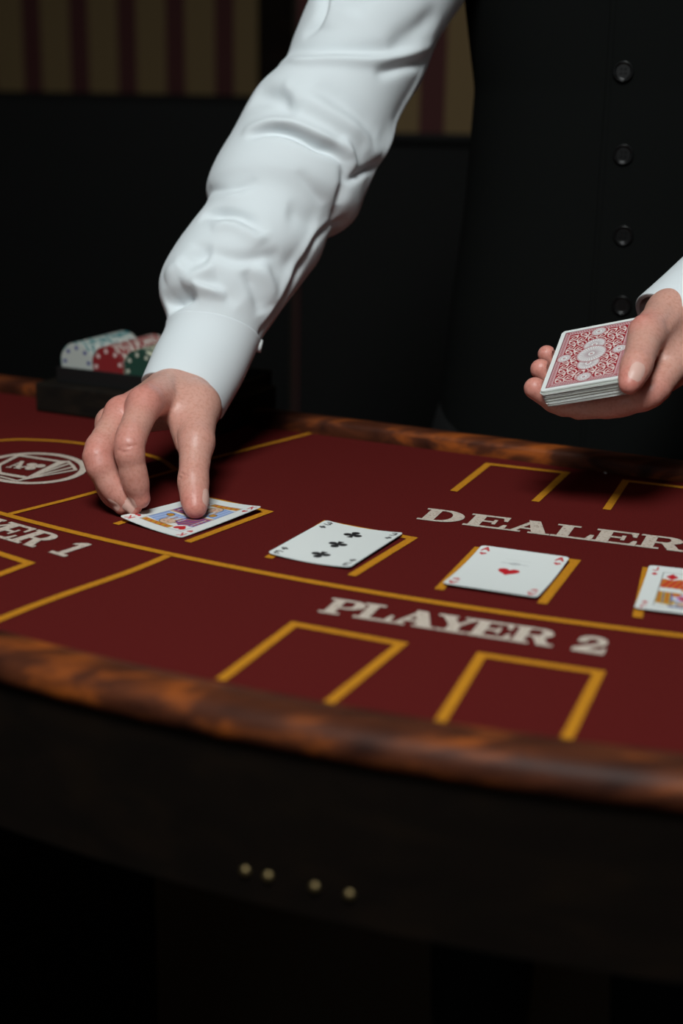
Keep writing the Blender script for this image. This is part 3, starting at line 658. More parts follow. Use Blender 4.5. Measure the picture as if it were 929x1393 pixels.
# ---- coarse body (metres), standing behind the dealer side
BC = np.array((.272, 1.405)); YAW = math.radians(-15)
bx_, by_ = np.array((math.cos(YAW), math.sin(YAW))), np.array((-math.sin(YAW), math.cos(YAW)))   # his left, his back
def bl(x, y, z): return (*(BC+bx_*x+by_*y), z)
ZS = np.array([-.12, -.02, .10, .20, .31, .40, .48, .54, .60]); WS = np.array([.170, .176, .168, .158, .153, .168, .178, .165, .11]); DS = np.array([.118, .120, .116, .112, .110, .114, .116, .104, .07])
def torso_field(off, zlo, zhi, h=.006):
    Fd = Field((.02, 1.20, zlo-.02), (.53, 1.60, zhi+.02), h); x, y, z = np.meshgrid(*Fd.ax, indexing='ij')
    px_, py_ = x-BC[0], y-BC[1]; u = px_*bx_[0]+py_*bx_[1]; w = px_*by_[0]+py_*by_[1]
    a = np.interp(z, ZS, WS)+off; b = np.interp(z, ZS, DS)+off; e = 2.35
    r = (np.abs(u/a)**e+np.abs(w/b)**e)**(1/e); d = (r-1)*np.minimum(a, b)
    Fd.d = np.maximum(d, np.maximum(z-zhi, zlo-z)).astype(np.float32); return Fd, u, w, z
sR, sL = np.array(bl(-.165, .005, .505)), np.array(bl(.165, .0, .505))
eR = np.array((-.043, 1.268, .243)); eL = lel/1000
def scaled(Fd, k): return Fd
BD = Field((-.16, 1.14, -TZ+.02), (.62, 1.62, .93), .0085)
x, y, z = np.meshgrid(*BD.ax, indexing='ij'); u = (x-BC[0])*bx_[0]+(y-BC[1])*bx_[1]; w = (x-BC[0])*by_[0]+(y-BC[1])*by_[1]
a = np.interp(z, ZS, WS)-.014; b = np.interp(z, ZS, DS)-.014
d = ((np.abs(u/a)**2.3+np.abs(w/b)**2.3)**(1/2.3)-1)*np.minimum(a, b); BD.d = np.maximum(d, np.maximum(z-.585, -.14-z)).astype(np.float32); del x, y, z, u, w, a, b, d
B = lambda p0, p1, r0, r1, k=.02: BD.cap(p0, p1, r0, r1, k)
B(bl(-.13, 0, .50), bl(.13, 0, .50), .06, .06, .04); B(sR, eR, .048, .040, .012); B(sL, eL, .048, .040, .012)
wr_cut = FA/1000; wl_cut = (LW+(lel-LW)*.36)/1000
B(eR, wr_cut-(eR-wr_cut)*.35, .041, .033); B(eL, wl_cut-(eL-wl_cut)*.35, .041, .031)
B(bl(0, .01, .56), bl(0, -.01, .67), .055, .052, .03)                                  # neck
B(bl(0, .02, .78), bl(0, .0, .76), .088, .085, .03); B(bl(0, -.055, .69), bl(0, -.02, .72), .045, .06, .03)
B(bl(0, -.108, .738), bl(0, -.098, .765), .012, .008, .012)                            # nose
for s in (-1, 1):
    B(bl(s*.088, .01, .735), bl(s*.09, .015, .765), .010, .014, .006)                  # ear
    B(bl(s*.035, -.09, .775), bl(s*.02, -.095, .776), .012, .012, .012)                # brow
    B(bl(s*.085, 0, -.06), bl(s*.10, -.01, -.40), .082, .056, .04); B(bl(s*.10, -.01, -.40), bl(s*.105, .02, -.72), .054, .038, .02); B(bl(s*.105, .0, -.755), bl(s*.115, -.13, -.765), .030, .026, .02)
Vb, Fb = BD.nets()
bm = bmesh.new()
cl = bm.verts.layers.float_color.new('Col')
def add(bm, V, F, C):
    vs = []
    for p, c in zip(V, C):
        q = bm.verts.new(p); q[cl] = (*c, 1); vs.append(q)
    for f_ in F: bm.faces.new([vs[i] for i in f_])
    return vs
def cut(bm, verts, c, axis, rad):
    """open the limb at plane c; axis points to the side that is thrown away"""
    fs_ = {f_ for q in verts if (q.co-c).length < rad for f_ in q.link_faces}; es_ = {e for f_ in fs_ for e in f_.edges}; vs_ = {q for f_ in fs_ for q in f_.verts}
    r = bmesh.ops.bisect_plane(bm, geom=list(vs_)+list(es_)+list(fs_), plane_co=c, plane_no=axis, clear_outer=True)
    return [e for e in r['geom_cut'] if isinstance(e, bmesh.types.BMEdge)]
vb = add(bm, Vb, Fb, np.tile(SKIN, (len(Vb), 1)))
loops = []
for c, el in ((Vector(wr_cut), Vector(eR)), (Vector(wl_cut), Vector(eL))):
    vb = [q for q in vb if q.is_valid]
    axis = (c-el).normalized(); loops.append((cut(bm, vb, c+(el-c)*.15, axis, .075), c, axis))
for (Vh, Fh, Ch, _), (le, c, axis) in zip((right_hand, left_hand), loops):
    vh = add(bm, Vh/1000, Fh, Ch); le2 = cut(bm, vh, c-axis*(-.012), -axis, .06)
    try: bmesh.ops.bridge_loops(bm, edges=[e for e in le+le2 if e.is_valid])
    except Exception as ex_: print('bridge', ex_)
    # drop the crumbs past the cut
    for q in [q for q in bm.verts if not q.link_faces]: bm.verts.remove(q)
person = empty('person', (float(BC[0]), float(BC[1]), -TZ))
tag(person, 'person in white shirt and black buttoned vest dealing a card across the table', 'person')
me = bpy.data.meshes.new('body'); 
for q in bm.verts: q.co -= person.location
bm.to_mesh(me); bm.free(); me.materials.append(M['skin']); me.polygons.foreach_set('use_smooth', np.ones(len(me.polygons), bool))
body = bpy.data.objects.new('body', me); link(body, person)

# nails: thin shells laid on the fingertips
def nail(bvh, c, axis, normal, ln, wd, lift=.35):
    c = np.array(c, float); a = np.array(axis, float); a /= np.linalg.norm(a); n_ = np.array(normal, float); n_ -= a*(a@n_); n_ /= np.linalg.norm(n_); t_ = np.cross(a, n_)
    V, F = [], []; nr, na = 6, 20
    for i in range(nr+1):
        for j in range(na):
            ph = 2*math.pi*j/na; r = i/nr; sx = np.sign(math.cos(ph))*abs(math.cos(ph))**.75; sy = np.sign(math.sin(ph))*abs(math.sin(ph))**.75
            o = c+a*(ln/2*r*sx)+t_*(wd/2*r*sy)+n_*25
            h_ = bvh.ray_cast(Vector(o/1000), Vector(-n_), .05)
            p = np.array(h_[0])*1000 if h_[0] is not None else c
            V.append((p+n_*(lift*(1-.9*r**4)))/1000)
    for i in range(nr):
        for j in range(na): F.append([i*na+j, i*na+(j+1) % na, (i+1)*na+(j+1) % na, (i+1)*na+j])
    o = mesh('fingernail', V, F, M['nail'], body, True); return o
ax_t = L_t[3]-L_t[2]
nail(bvh_l, L_t[2]+ax_t*.72, ax_t, RDn@np.array((.62, -.42, .62)), 14.5, 11)
ax_t = np.array(rt_[3])-np.array(rt_[2])
nail(bvh_r, np.array(rt_[2])+ax_t*.80, ax_t, (.92, -.30, .15), 14, 11)
nail(bvh_r, np.array(rm[3])+(-1, 0, 1), np.array(rm[3])-np.array(rm[2]), (-.35, -.75, .1), 9, 8)
nail(bvh_r, np.array(rr[3])+(-.5, 0, 1), np.array(rr[3])-np.array(rr[2]), (-.45, -.85, .1), 9, 7.5)
nail(bvh_r, np.array(ri[3])+(-1, 0, 0), np.array(ri[3])-np.array(ri[2]), (-.75, -.65, .0), 10, 8)

# ---- clothing
def nets_mesh(Fd, name, m, parent, scale=1):
    V, F = Fd.nets(); return mesh(name, V*scale, F, m, parent, True)
Fd, u, w, z = torso_field(-.006, .18, .60, .008)
Fd.d = np.maximum(Fd.d, .32-z)
Fd.cap(bl(-.155, 0, .50), bl(.155, 0, .50), .068, .068, .03)
Fd.cap(bl(0, .008, .58), bl(0, 0, .625), .064, .060, .02)
shirt = nets_mesh(Fd, 'shirt', M['shirt'], person)
Fd, u, w, z = torso_field(.0, -.075, .575, .006)
vneck = (np.abs(u)-np.clip((z-.40)*.42, 0, .2)+.0)   # open V at the chest
Fd.d = np.where((w < 0) & (z > .40), np.maximum(Fd.d, -vneck*.9), Fd.d).astype(np.float32)
arm = np.hypot(np.abs(w), z-.50)-.085; Fd.d = np.where(np.abs(u) > .115, np.maximum(Fd.d, -np.maximum(arm, .115-np.abs(u))), Fd.d).astype(np.float32)
# the front edge of the placket stands 2 mm proud on his left side over right
pl = (u > -.018+.0*z) & (w < 0); Fd.d = np.where(pl, Fd.d-.0018, Fd.d).astype(np.float32)
vest = nets_mesh(Fd, 'vest', M['vest'], person)
vb_ = BVHTree.FromObject(vest, bpy.context.evaluated_depsgraph_get())
def lathe(prof_, n=28):
    V = [(r*math.cos(2*math.pi*j/n), r*math.sin(2*math.pi*j/n), z_) for r, z_ in prof_ for j in range(n)]; F = []
    for i in range(len(prof_)-1):
        for j in range(n): F.append([i*n+j, i*n+(j+1) % n, (i+1)*n+(j+1) % n, (i+1)*n+j])
    return V, F
for bxp, bz in ((.2352, .327), (.2403, .2578), (.2455, .1883), (.2487, .1264)):
    ctr = Vector((0, 0, H_CAM)); tgt = Vector((bxp, 1.28, bz)); hit = vb_.ray_cast(ctr-person.location, (tgt-ctr).normalized(), 3)
    p = hit[0]+person.location; n_ = Vector((hit[1].x, hit[1].y, 0)).normalized(); rot = n_.to_track_quat('Z', 'Y').to_matrix()
    v1, f1 = lathe([(.0001, .0014), (.0030, .0014), (.0058, .0014), (.0062, .0014), (.0069, .0020), (.0076, .0029), (.0079, .0031), (.0083, .0030), (.0089, .0022), (.0090, .0010), (.0086, .0)], 28)
    o = mesh('button', [p+rot@Vector(q) for q in v1], f1, M['button'], vest, True)
    for hx, hy in ((-1, -1), (1, -1), (1, 1), (-1, 1)):     # the four thread holes, with their tiny raised rims
        o_ = rot@Vector((hx*.0019, hy*.0019, .0013)); v2, f2 = lathe([(.0006, .0), (.0009, .0004), (.0012, .0)], 10); hm = [p+o_+rot@Vector(q) for q in v2]
        me = o.data; bm = bmesh.new(); bm.from_mesh(me); off = Vector((0, 0, 0)); q_ = vest
        while q_: off = off+q_.location; q_ = q_.parent
        vs = [bm.verts.new(h_-off) for h_ in hm]; [bm.faces.new([vs[i] for i in f_]) for f_ in f2]; bm.to_mesh(me); bm.free()
# edge of the button front: a narrow raised hem down the vest
V, F = [], []; zz_ = np.linspace(.52, -.05, 60)
for z_ in zz_:
    row = []
    for k_, (uu, lift) in enumerate(((-.0200, -.0006), (-.0196, .0014), (-.0180, .0018), (-.0150, .0010), (-.0140, -.0006))):
        o_ = Vector(bl(uu, -.30, z_)); h_ = vb_.ray_cast(o_-person.location, Vector((*by_, 0)), .5)
        p = h_[0]+person.location if h_[0] else o_; V.append(p-Vector((*by_, 0))*lift)
for i in range(59):
    for j in range(4): F.append([i*5+j, i*5+j+1, i*5+j+6, i*5+j+5])
mesh('hem', V, F, M['vest'], vest, True)
# trousers and shoes
TR = Field((.02, 1.18, -TZ+.01), (.53, 1.62, .02), .008); x, y, z = np.meshgrid(*TR.ax, indexing='ij'); u = (x-BC[0])*bx_[0]+(y-BC[1])*bx_[1]; w = (x-BC[0])*by_[0]+(y-BC[1])*by_[1]
a = np.interp(z, ZS, WS)-.005; b = np.interp(z, ZS, DS)-.005; d = ((np.abs(u/a)**2.3+np.abs(w/b)**2.3)**(1/2.3)-1)*np.minimum(a, b); TR.d = np.maximum(d, np.maximum(z-.0, -.15-z)).astype(np.float32)
for s in (-1, 1): TR.cap(bl(s*.085, 0, -.06), bl(s*.10, -.01, -.40), .092, .070, .04); TR.cap(bl(s*.10, -.01, -.40), bl(s*.105, .015, -.735), .070, .058, .02)
nets_mesh(TR, 'trousers', M['trousers'], person)
for s in (-1, 1):
    SH = Field(np.array(bl(s*.11, -.05, -TZ+.035))-.16, np.array(bl(s*.11, -.05, -TZ+.035))+.16, .006); SH.cap(bl(s*.105, .02, -.760), bl(s*.118, -.14, -.768), .043, .036, .02); SH.cap(bl(s*.105, .02, -.74), bl(s*.106, .0, -.75), .044, .042, .02)
    zz = SH.ax[2][None, None, :]; SH.d = np.maximum(SH.d, (-TZ+.002-zz)).astype(np.float32); nets_mesh(SH, 'shoe', M['shoe'], person)
HR = Field(np.array(bl(0, .02, .78))-.16, np.array(bl(0, .02, .78))+.16, .008); HR.cap(bl(0, .03, .80), bl(0, .02, .775), .097, .095, .01)
g = np.meshgrid(*HR.ax, indexing='ij'); w = (g[0]-BC[0])*by_[0]+(g[1]-BC[1])*by_[1]; HR.d = np.maximum(HR.d, np.minimum(-(w+.055), -1)*0+np.maximum(.80-g[2]-np.clip(w, 0, .1)*1.2, -.05)).astype(np.float32); nets_mesh(HR, 'hair', M['hair'], person)

# right sleeve: traced centre line and width, folds pressed in
SL = np.array([[[-131.1,1135.0,65.5],[32.7,0.0,-14.9],[8.4,-24.3,18.4]],[[-120.3,1155.0,87.1],[36.2,0.0,-12.2],[6.7,-26.2,19.9]],[[-109.6,1175.0,111.1],[38.8,0.0,-7.6],[4.0,-28.0,20.2]],[[-107.5,1188.0,130.3],[48.8,0.0,-9.0],[4.4,-36.1,24.2]],[[-102.0,1200.0,146.8],[53.8,0.0,-8.6],[4.2,-39.9,26.1]],[[-89.6,1214.0,167.2],[55.1,0.0,-9.5],[4.6,-41.0,26.7]],[[-78.5,1226.0,182.8],[54.8,0.0,-11.4],[5.2,-42.1,25.0]],[[-66.8,1238.0,202.9],[53.2,0.0,-8.9],[4.5,-39.0,26.6]],[[-57.6,1250.0,214.5],[64.0,0.0,-10.6],[5.4,-46.5,32.8]],[[-49.0,1262.0,234.0],[65.9,0.0,-9.1],[4.0,-50.6,29.2]],[[-37.3,1276.0,256.8],[64.7,0.0,-10.0],[4.2,-50.7,27.0]],[[-20.5,1296.0,293.4],[62.9,0.0,-8.5],[3.5,-49.5,25.7]],[[1.1,1312.0,321.1],[60.4,0.0,-3.6],[1.5,-47.3,24.4]],[[15.4,1327.0,351.3],[65.1,0.0,2.7],[-1.1,-51.0,26.0]],[[30.6,1343.0,383.1],[66.1,0.0,-0.4],[0.2,-52.0,26.1]],[[57.1,1365.0,426.7],[65.9,0.0,-2.0],[0.7,-53.0,23.7]],[[87.8,1385.0,475.3],[61.4,0.0,-5.1],[1.6,-50.5,19.7]]])
STROKES = [[[[-59.6,1308.1,325.6],[-41.2,1262.4,330.7],[-15.9,1256.2,332.5],[17.3,1262.0,332.6],[47.2,1280.6,336.0],[74.0,1317.2,344.7]],5.5,7.02],[[[-52.3,1292.3,335.6],[-28.8,1265.7,338.5],[1.9,1260.9,338.5],[33.7,1271.4,338.8],[59.4,1291.8,345.1]],7.7,-5.4],[[[21.8,1260.4,320.7],[42.9,1276.8,328.2],[64.8,1303.5,334.3],[71.5,1316.4,338.8]],5.5,-6.48],[[[-55.9,1250.7,313.3],[-48.8,1240.6,305.1],[-42.6,1229.4,290.6]],5.0,3.24],[[[-82.2,1264.2,299.3],[-66.9,1246.6,300.9],[-54.3,1235.7,295.9],[-44.1,1227.4,287.2]],9.4,-8.1],[[[-48.8,1240.6,305.1],[-38.2,1235.5,300.7],[-20.3,1231.2,291.3],[-0.2,1234.3,279.8],[18.8,1247.7,263.5]],8.8,6.48],[[[-27.2,1241.1,310.8],[-7.3,1238.2,298.3],[13.9,1245.2,282.1],[23.1,1253.8,269.0]],8.8,-4.32],[[[-89.0,1236.6,272.3],[-70.1,1228.3,278.8],[-51.2,1223.2,280.0],[-31.0,1219.4,273.3],[-12.1,1221.5,263.4],[2.2,1228.3,251.9]],6.6,7.02],[[[-84.3,1226.3,268.0],[-65.5,1222.3,274.6],[-47.3,1217.4,272.6],[-26.3,1215.3,263.3],[-10.5,1220.2,257.4],[0.5,1226.0,246.0]],4.2,-10.56],[[[0.2,1224.6,233.1],[10.8,1237.9,239.4],[25.5,1265.1,247.6]],3.3,-6.24],[[[38.3,1283.1,280.8],[27.1,1263.7,256.4],[10.3,1237.8,261.3]],7.7,4.05],[[[-2.5,1223.7,248.6],[-1.9,1222.4,234.0],[-5.7,1224.9,215.6]],4.4,-4.8],[[[-6.6,1227.0,269.8],[1.8,1228.3,253.8],[5.0,1230.3,241.8]],4.4,4.8],[[[-39.8,1287.8,350.8],[-27.8,1283.3,362.4],[-22.3,1289.7,377.4],[-22.0,1310.2,398.2],[-15.3,1344.3,420.9]],5.5,-8.64],[[[-22.1,1276.3,356.6],[-16.0,1281.6,372.6],[-12.9,1294.9,393.3],[-11.3,1323.1,419.0]],7.7,5.94],[[[33.4,1272.2,344.1],[59.0,1289.7,359.9],[76.1,1306.0,375.4]],8.8,-4.86],[[[-0.3,1274.1,369.2],[5.8,1276.7,377.3],[8.6,1281.1,386.9]],8.8,-3.24],[[[68.8,1314.4,333.4],[54.6,1303.2,307.7],[39.9,1289.5,280.9],[27.7,1268.0,252.5],[14.5,1256.4,220.4]],3.3,3.84],[[[-40.8,1204.1,244.1],[-30.3,1206.6,230.9],[-19.8,1214.9,216.2]],4.4,-2.16],[[[-119.4,1239.0,222.1],[-101.4,1207.7,225.4],[-84.3,1201.6,229.8],[-73.9,1202.2,235.9]],4.4,-3.6],[[[-118.5,1235.5,217.8],[-94.2,1198.9,222.1],[-80.7,1198.5,227.0]],5.5,2.7],[[[-121.0,1199.1,204.5],[-103.1,1188.4,208.3],[-88.7,1182.5,206.4],[-76.9,1178.4,200.5],[-69.5,1175.8,192.5]],6.1,-8.64],[[[-110.9,1179.6,197.2],[-93.3,1179.8,202.8],[-78.9,1175.6,196.7],[-68.5,1173.1,185.3]],7.7,4.86],[[[-117.6,1167.6,180.8],[-90.0,1162.3,175.4],[-72.0,1168.1,175.5],[-52.4,1180.8,178.5]],5.5,-4.05],[[[-133.8,1166.8,168.6],[-122.0,1166.2,176.8],[-110.1,1163.4,177.9]],8.8,-7.56],[[[-148.3,1173.3,156.0],[-132.2,1167.2,170.7],[-122.7,1172.9,184.0]],8.8,4.32],[[[-147.2,1170.5,134.3],[-137.3,1160.3,143.7],[-120.4,1152.9,150.3]],6.6,-12.96],[[[-134.7,1159.4,152.9],[-120.5,1153.2,151.9],[-106.7,1150.8,149.3],[-95.2,1151.5,147.6]],4.4,5.28],[[[-133.7,1159.1,153.8],[-118.8,1156.3,162.5],[-105.8,1157.6,168.5]],6.6,4.05],[[[-111.7,1157.0,166.5],[-96.9,1151.8,151.2],[-85.6,1153.4,140.0]],8.8,-3.51],[[[-81.4,1161.2,166.7],[-72.1,1161.5,149.0],[-68.0,1165.3,130.0]],6.6,-4.32],[[[-74.0,1165.4,169.8],[-62.0,1170.4,153.6],[-59.7,1174.0,137.3]],6.6,3.51],[[[-50.1,1193.1,211.3],[-25.7,1209.5,198.5]],9.9,-3.51],[[[-63.8,1170.7,167.8],[-37.3,1197.1,170.9]],9.9,-3.24],[[[-2.9,1221.5,232.1],[-6.5,1224.6,215.2],[-11.5,1232.8,200.4]],4.4,-4.8],[[[-11.3,1235.7,198.3],[-25.3,1209.8,188.3],[-37.3,1198.5,167.1],[-49.0,1189.4,145.5],[-60.2,1177.5,126.5],[-71.5,1166.2,110.2]],3.3,-7.68],[[[-15.3,1226.1,201.1],[-31.7,1200.8,185.0],[-44.9,1189.0,161.7],[-56.5,1178.1,140.3],[-68.1,1168.4,119.4]],3.9,3.36],[[[-0.2,1244.9,200.7],[-13.8,1237.0,194.2]],5.5,-6.75]]
def end_ring(c, a, r):
    a = np.array(a, float); a /= np.linalg.norm(a); e1_ = np.array((1., 0, 0))-a*a[0]; e1_ *= r/np.linalg.norm(e1_); e2_ = np.cross(e1_, a); e2_ *= r/np.linalg.norm(e2_)
    return [c, e1_, e2_*(-np.sign(e2_[1]))]
SL = np.vstack([SL, [end_ring((116, 1424, 502), (.55, .70, .45), 68), end_ring((158, 1452, 520), (.80, .50, .32), 60), end_ring((190, 1458, 525), (.9, .35, .2), 40)]])
def crom(A, t):
    n_ = len(A); i = np.clip(np.floor(t).astype(int), 0, n_-2); u_ = (t-i)[:, None]; g_ = lambda k: A[np.clip(k, 0, n_-1)]
    return .5*((2*g_(i))+(-g_(i-1)+g_(i+1))*u_+(2*g_(i-1)-5*g_(i)+4*g_(i+1)-g_(i+2))*u_**2+(-g_(i-1)+3*g_(i)-3*g_(i+1)+g_(i+2))*u_**3)
def tube(A, t, nth, scale=1.0):
    c, e1_, e2_ = crom(A[:, 0], t), crom(A[:, 1], t)*scale, crom(A[:, 2], t)*scale; th = np.linspace(0, 2*math.pi, nth, endpoint=False)
    S = c[:, None]+e1_[:, None]*np.cos(th)[None, :, None]+e2_[:, None]*np.sin(th)[None, :, None]; Nn_ = e1_[:, None]*np.cos(th)[None, :, None]+e2_[:, None]*np.sin(th)[None, :, None]
    return S, Nn_/np.linalg.norm(Nn_, axis=2, keepdims=True), th
def grid_faces(n_, m_):
    i = np.arange(n_-1)[:, None]; j = np.arange(m_)[None]; j2 = (j+1) % m_
    return np.stack([i*m_+j, i*m_+j2, (i+1)*m_+j2, (i+1)*m_+j], -1).reshape(-1, 4)
def fold_noise(S, amp, sc, seed):
    r_ = np.random.default_rng(seed); d = np.zeros(S.shape[:-1])
    for k_ in range(14):
        w_ = r_.normal(size=3)*sc; d += np.sin(S@w_+r_.uniform(0, 6.28))
    return amp*d/5
def sleeve_mesh(name, A, t0, t1, nt, nth, strokes, parent, seed, back_amp):
    t = np.linspace(t0, t1, nt); S, Nn_, th = tube(A, t, nth); P_ = S.reshape(-1, 3); Nf = Nn_.reshape(-1, 3); D = np.zeros(len(P_))
    for pts, wd_, amp in strokes:
        p = np.array(pts, float); L_ = np.r_[0, np.cumsum(np.linalg.norm(np.diff(p, axis=0), axis=1))]
        if L_[-1] < 1e-6: continue
        q = np.linspace(0, L_[-1], max(8, int(L_[-1]/2))); pp = crom(p, np.interp(q, L_, np.arange(len(p))))
        if len(pp) > 6:
            for _ in range(6): pp[1:-1] = (pp[:-2]+2*pp[1:-1]+pp[2:])/4
        taper = np.clip(np.minimum(q, L_[-1]-q)/(L_[-1]*.28+1e-6), 0, 1)**.7
        sel = np.where(((P_ > pp.min(0)-3*wd_) & (P_ < pp.max(0)+3*wd_)).all(1))[0]
        if not len(sel): continue
        dd = np.linalg.norm(P_[sel][:, None]-pp[None], axis=2); k_ = dd.argmin(1); D[sel] += amp*np.exp(-(dd.min(1)/wd_)**2)*taper[k_]
    Dg = D.reshape(nt, nth)
    for _ in range(5):
        Dg[1:-1] = (Dg[:-2]+2*Dg[1:-1]+Dg[2:])/4; Dg = (np.roll(Dg, 1, 1)+2*Dg+np.roll(Dg, -1, 1))/4
    D = Dg.reshape(-1); front = np.clip(np.tile(np.sin(th), nt)*2+.3, 0, 1)
    D += fold_noise(P_, back_amp, .045, seed)*(1-front)+fold_noise(P_, .35, .05, seed+1)
    return mesh(name, (P_+Nf*D[:, None])/1000, grid_faces(nt, nth), M['shirt'], parent, True)
sl_r = sleeve_mesh('sleeve', SL, 1.93, 19, 460, 260, STROKES, shirt, 3, 2.0)
def cuff(name, A, t0, t1, parent, sc=1.0):
    """stiff double cuff with a rolled edge and an inside face"""
    V = []; F = []; nth = 96; rows = []
    prof_ = [(t0+.03, -3.4), (t0, -2.2), (t0-.012, -1.0), (t0, 0), (t0+.02, .25)]+[(t, .25) for t in np.linspace(t0+.06, t1-.06, 18)]+[(t1-.03, .25), (t1, .0), (t1+.01, -1), (t1, -2.4)]+[(t, -3.4) for t in np.linspace(t1-.1, t0+.03, 12)]
    for t, o in prof_:
        S, Nn_, th = tube(A, np.array([t]), nth, sc); rows.append(S[0]+Nn_[0]*o)
    V = np.vstack(rows)/1000; return mesh(name, V, grid_faces(len(rows), nth), M['shirt'], parent, True)
SLc = SL.copy()
cf_r = cuff('cuff', SLc, 0, 2.06, shirt)
# stitch ridge where the sleeve is gathered into the cuff, and the cuff button at its edge
S, Nn_, th = tube(SLc, np.array([1.80, 1.84]), 120); V = []
bpos = (SLc[2, 0]+SLc[2, 1]*.965)/1000; rot = Vector(SLc[2, 1]).to_track_quat('Z', 'Y').to_matrix()
v1, f1 = lathe([(.0001, .003), (.0040, .0028), (.0052, .0034), (.0058, .0022), (.0056, 0)], 20)
mesh('button', [Vector(bpos)+rot@Vector(q)+Vector((0, .002, -.002)) for q in v1], f1, mat('pearl_button', (.60, .62, .62), .35), shirt, True)

# left sleeve
d_ = lel-LW; d_ /= np.linalg.norm(d_)
def ring(c, dirv, r, flat=.92):
    e1_ = np.cross(dirv, (0, 0, 1)); e1_ /= np.linalg.norm(e1_); e2_ = np.cross(e1_, dirv); return [c, e1_*r, e2_*r*flat]
sLm = sL*1000; up_ = sLm-lel; up_ /= np.linalg.norm(up_)
cst = LW-d_*9
A2 = np.array([ring(cst+np.array((-3, 0, -2)), d_, 41.5), ring(cst+d_*32, d_, 40), ring(cst+d_*62, d_, 40), ring(cst+d_*74, d_, 50), ring(cst+d_*120, d_, 54), ring(lel-d_*18, (d_*.7+up_*.3), 56), ring(lel+up_*25+d_*5, (d_*.2+up_*.8), 58), ring(lel+up_*100, up_, 60), ring(lel+up_*190, up_, 63), ring(sLm-up_*8, up_, 62)])
sleeve_mesh('sleeve', A2, 1.93, 9, 200, 140, [], shirt, 11, 2.2)
cuff('cuff', A2, 0, 2.06, shirt)

# ------------------------------------------------------------------ chip box and chips
box = empty('chip_box', (float(BX0[0]+DV[0]*BL/2+NV[0]*.06), float(BX0[1]+DV[1]*BL/2+NV[1]*.06), 0))
tag(box, 'dark wooden chip box with black tray standing at the dealer edge', 'chip rack')
ex3, ey3 = (*DV, 0), (*NV, 0)
P2 = lambda s, n_, z: np.array((*(BX0+DV*s+NV*n_), z))
v, f = box_vf(P2(BL/2, .055, .0008), BL, .110, .028, ex3, ey3, .002); mesh('base', v, f, M['black_wood'], box)
parts = []; t0, t1 = .016, BL-.004; nrow = 5; pitch = (t1-t0-.006)/nrow; FR = .016
parts.append(box_vf(P2((t0+t1)/2, FR, .0290), t1-t0, .004, .0150, ex3, ey3, .0006)); parts.append(box_vf(P2((t0+t1)/2, .106, .0290), t1-t0, .004, .0150, ex3, ey3, .0006))
for i in range(nrow+1): parts.append(box_vf(P2(t0+.003+i*pitch, .061, .0290), .0022, .086, .0120, ex3, ey3, .0004))
parts.append(box_vf(P2((t0+t1)/2, .061, .0288), t1-t0, .090, .0015, ex3, ey3))
V, F = merge(parts); mesh('chip_tray', V, F, M['black_plastic'], box)
def chip_mat(name, body_c, spot_c, face_spot, n_spots=8):
    m = mat(name, body_c, .45, 0, .4); nt = m.node_tree; nn = nt.nodes; L = nt.links; b = nn['Principled BSDF']
    tc = nn.new('ShaderNodeTexCoord'); s = nn.new('ShaderNodeSeparateXYZ'); L.new(tc.outputs['Object'], s.inputs[0])
    def mth(op, a, b_=None):
        q = nn.new('ShaderNodeMath'); q.operation = op
        for i_, val in enumerate((a, b_)):
            if val is None: continue
            if isinstance(val, (int, float)): q.inputs[i_].default_value = val
            else: L.new(val, q.inputs[i_])
        return q.outputs[0]
    at = mth('ARCTAN2', s.outputs[1], s.outputs[0]); fr = mth('FRACT', mth('MULTIPLY', at, n_spots/(2*math.pi))); st = mth('LESS_THAN', fr, .42)
    r = mth('SQRT', mth('ADD', mth('MULTIPLY', s.outputs[0], s.outputs[0]), mth('MULTIPLY', s.outputs[1], s.outputs[1])))
    edge = mth('MULTIPLY', st, mth('GREATER_THAN', r, .0182))
    fr2 = mth('FRACT', mth('MULTIPLY', at, 8/(2*math.pi))); pip = mth('MULTIPLY', mth('LESS_THAN', fr2, .34), mth('MULTIPLY', mth('GREATER_THAN', r, .0118), mth('LESS_THAN', r, .0158)))
    mx = nn.new('ShaderNodeMix'); mx.data_type = 'RGBA'; mx.inputs[6].default_value = (*body_c, 1); mx.inputs[7].default_value = (*spot_c, 1); L.new(edge, mx.inputs[0])
    mx2 = nn.new('ShaderNodeMix'); mx2.data_type = 'RGBA'; L.new(mx.outputs[2], mx2.inputs[6]); mx2.inputs[7].default_value = (*face_spot, 1); L.new(pip, mx2.inputs[0])
    L.new(mx2.outputs[2], b.inputs['Base Color']); return m
def ordinal(n_):
    w_ = 'first second third fourth fifth sixth seventh eighth ninth tenth eleventh twelfth thirteenth fourteenth fifteenth sixteenth seventeenth eighteenth nineteenth twentieth'.split()
    return w_[n_-1] if n_ <= 20 else 'twenty-'+w_[n_-21]
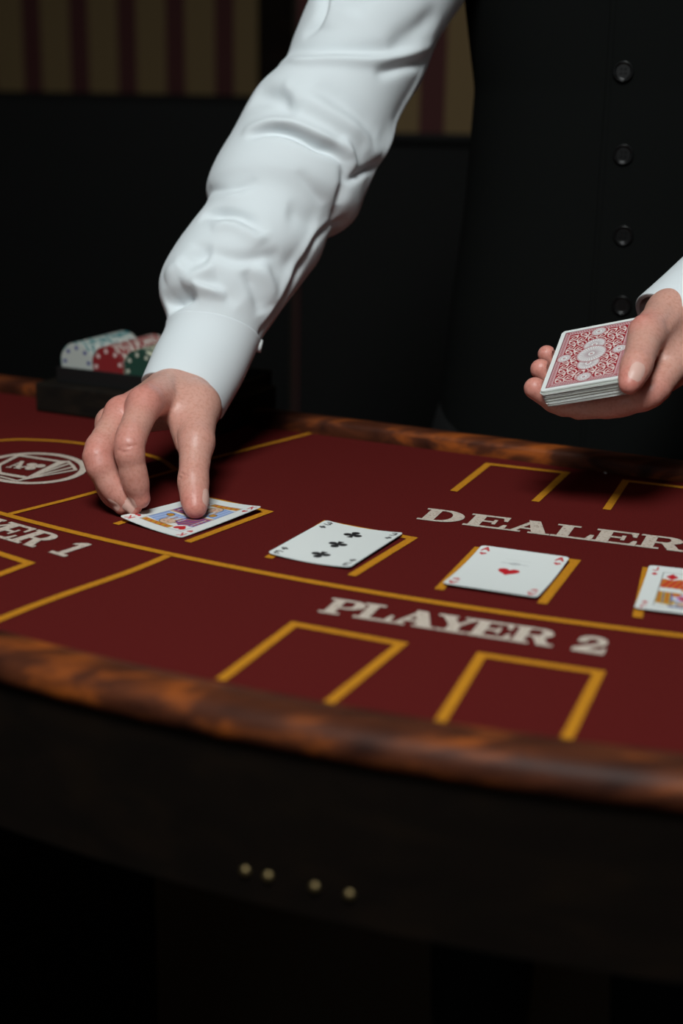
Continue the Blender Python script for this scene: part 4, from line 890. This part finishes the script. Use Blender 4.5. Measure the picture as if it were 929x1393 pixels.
CW = [('white', chip_mat('white_chip', (.40, .42, .39), (.03, .16, .17), (.06, .07, .20))), ('red', chip_mat('red_chip', (.20, .016, .018), (.45, .40, .36), (.55, .40, .38))), ('dark green', chip_mat('green_chip', (.014, .050, .035), (.48, .48, .36), (.42, .42, .34)))]
cp = [(.0001, .00165), (.0165, .00165), (.0170, .0014), (.0180, .0014), (.0186, .00165), (.0190, .0012), (.0190, -.0012), (.0186, -.00165), (.0170, -.0014), (.0165, -.00165), (.0001, -.00165)]
for ri_, (cn, cm) in enumerate(CW):
    v, f = lathe(cp, 40); tmp = mesh('poker_chip', v, f, cm); cme = tmp.data; bpy.data.objects.remove(tmp)
    cme.polygons.foreach_set('use_smooth', np.zeros(len(cme.polygons), bool))
    for k_ in range(24):
        o = bpy.data.objects.new('poker_chip', cme); link(o)
        p = P2(t0+.003+(ri_+.5)*pitch, FR+.0045+k_*.00345, .0305+.0192)
        o.location = p + np.array((0, 0, .0003*rng.normal()))*0; q = Vector((*(-NV), 0)).to_track_quat('Z', 'Y').to_matrix()@Matrix.Rotation(rng.uniform(0, 6.28), 3, 'Z'); o.rotation_euler = q.to_euler()
        if k_ == 0: tag(o, '%s poker chip at the near end of its row, round face showing' % cn, 'chip', 'poker chips in the tray')
        else: tag(o, '%s poker chip, %s from the near end of the %s row' % (cn, ordinal(k_+1), cn), 'chip', '%s poker chips in the tray' % cn)

# a few pale crumbs of lint by the far rail
for px_, py_, lb in ((.2225, 1.163, 'larger'), (.2350, 1.178, 'smaller')):
    bm = bmesh.new(); bmesh.ops.create_icosphere(bm, subdivisions=1, radius=.0016)
    for q in bm.verts: q.co *= rng.uniform(.6, 1.2); q.co.z *= .5
    me = bpy.data.meshes.new('lint'); bm.to_mesh(me); bm.free(); me.materials.append(M['paper']); o = link(bpy.data.objects.new('lint', me)); o.location = (px_, py_, .0011)
    tag(o, '%s of the two pale lint specks on the felt by the far rail' % lb, 'lint', 'specks of lint by the rail')

# lift everything so that the floor is at z = 0
for o in SC.objects:
    if o.parent is None and o.type in ('MESH', 'EMPTY'): o.location.z += TZ
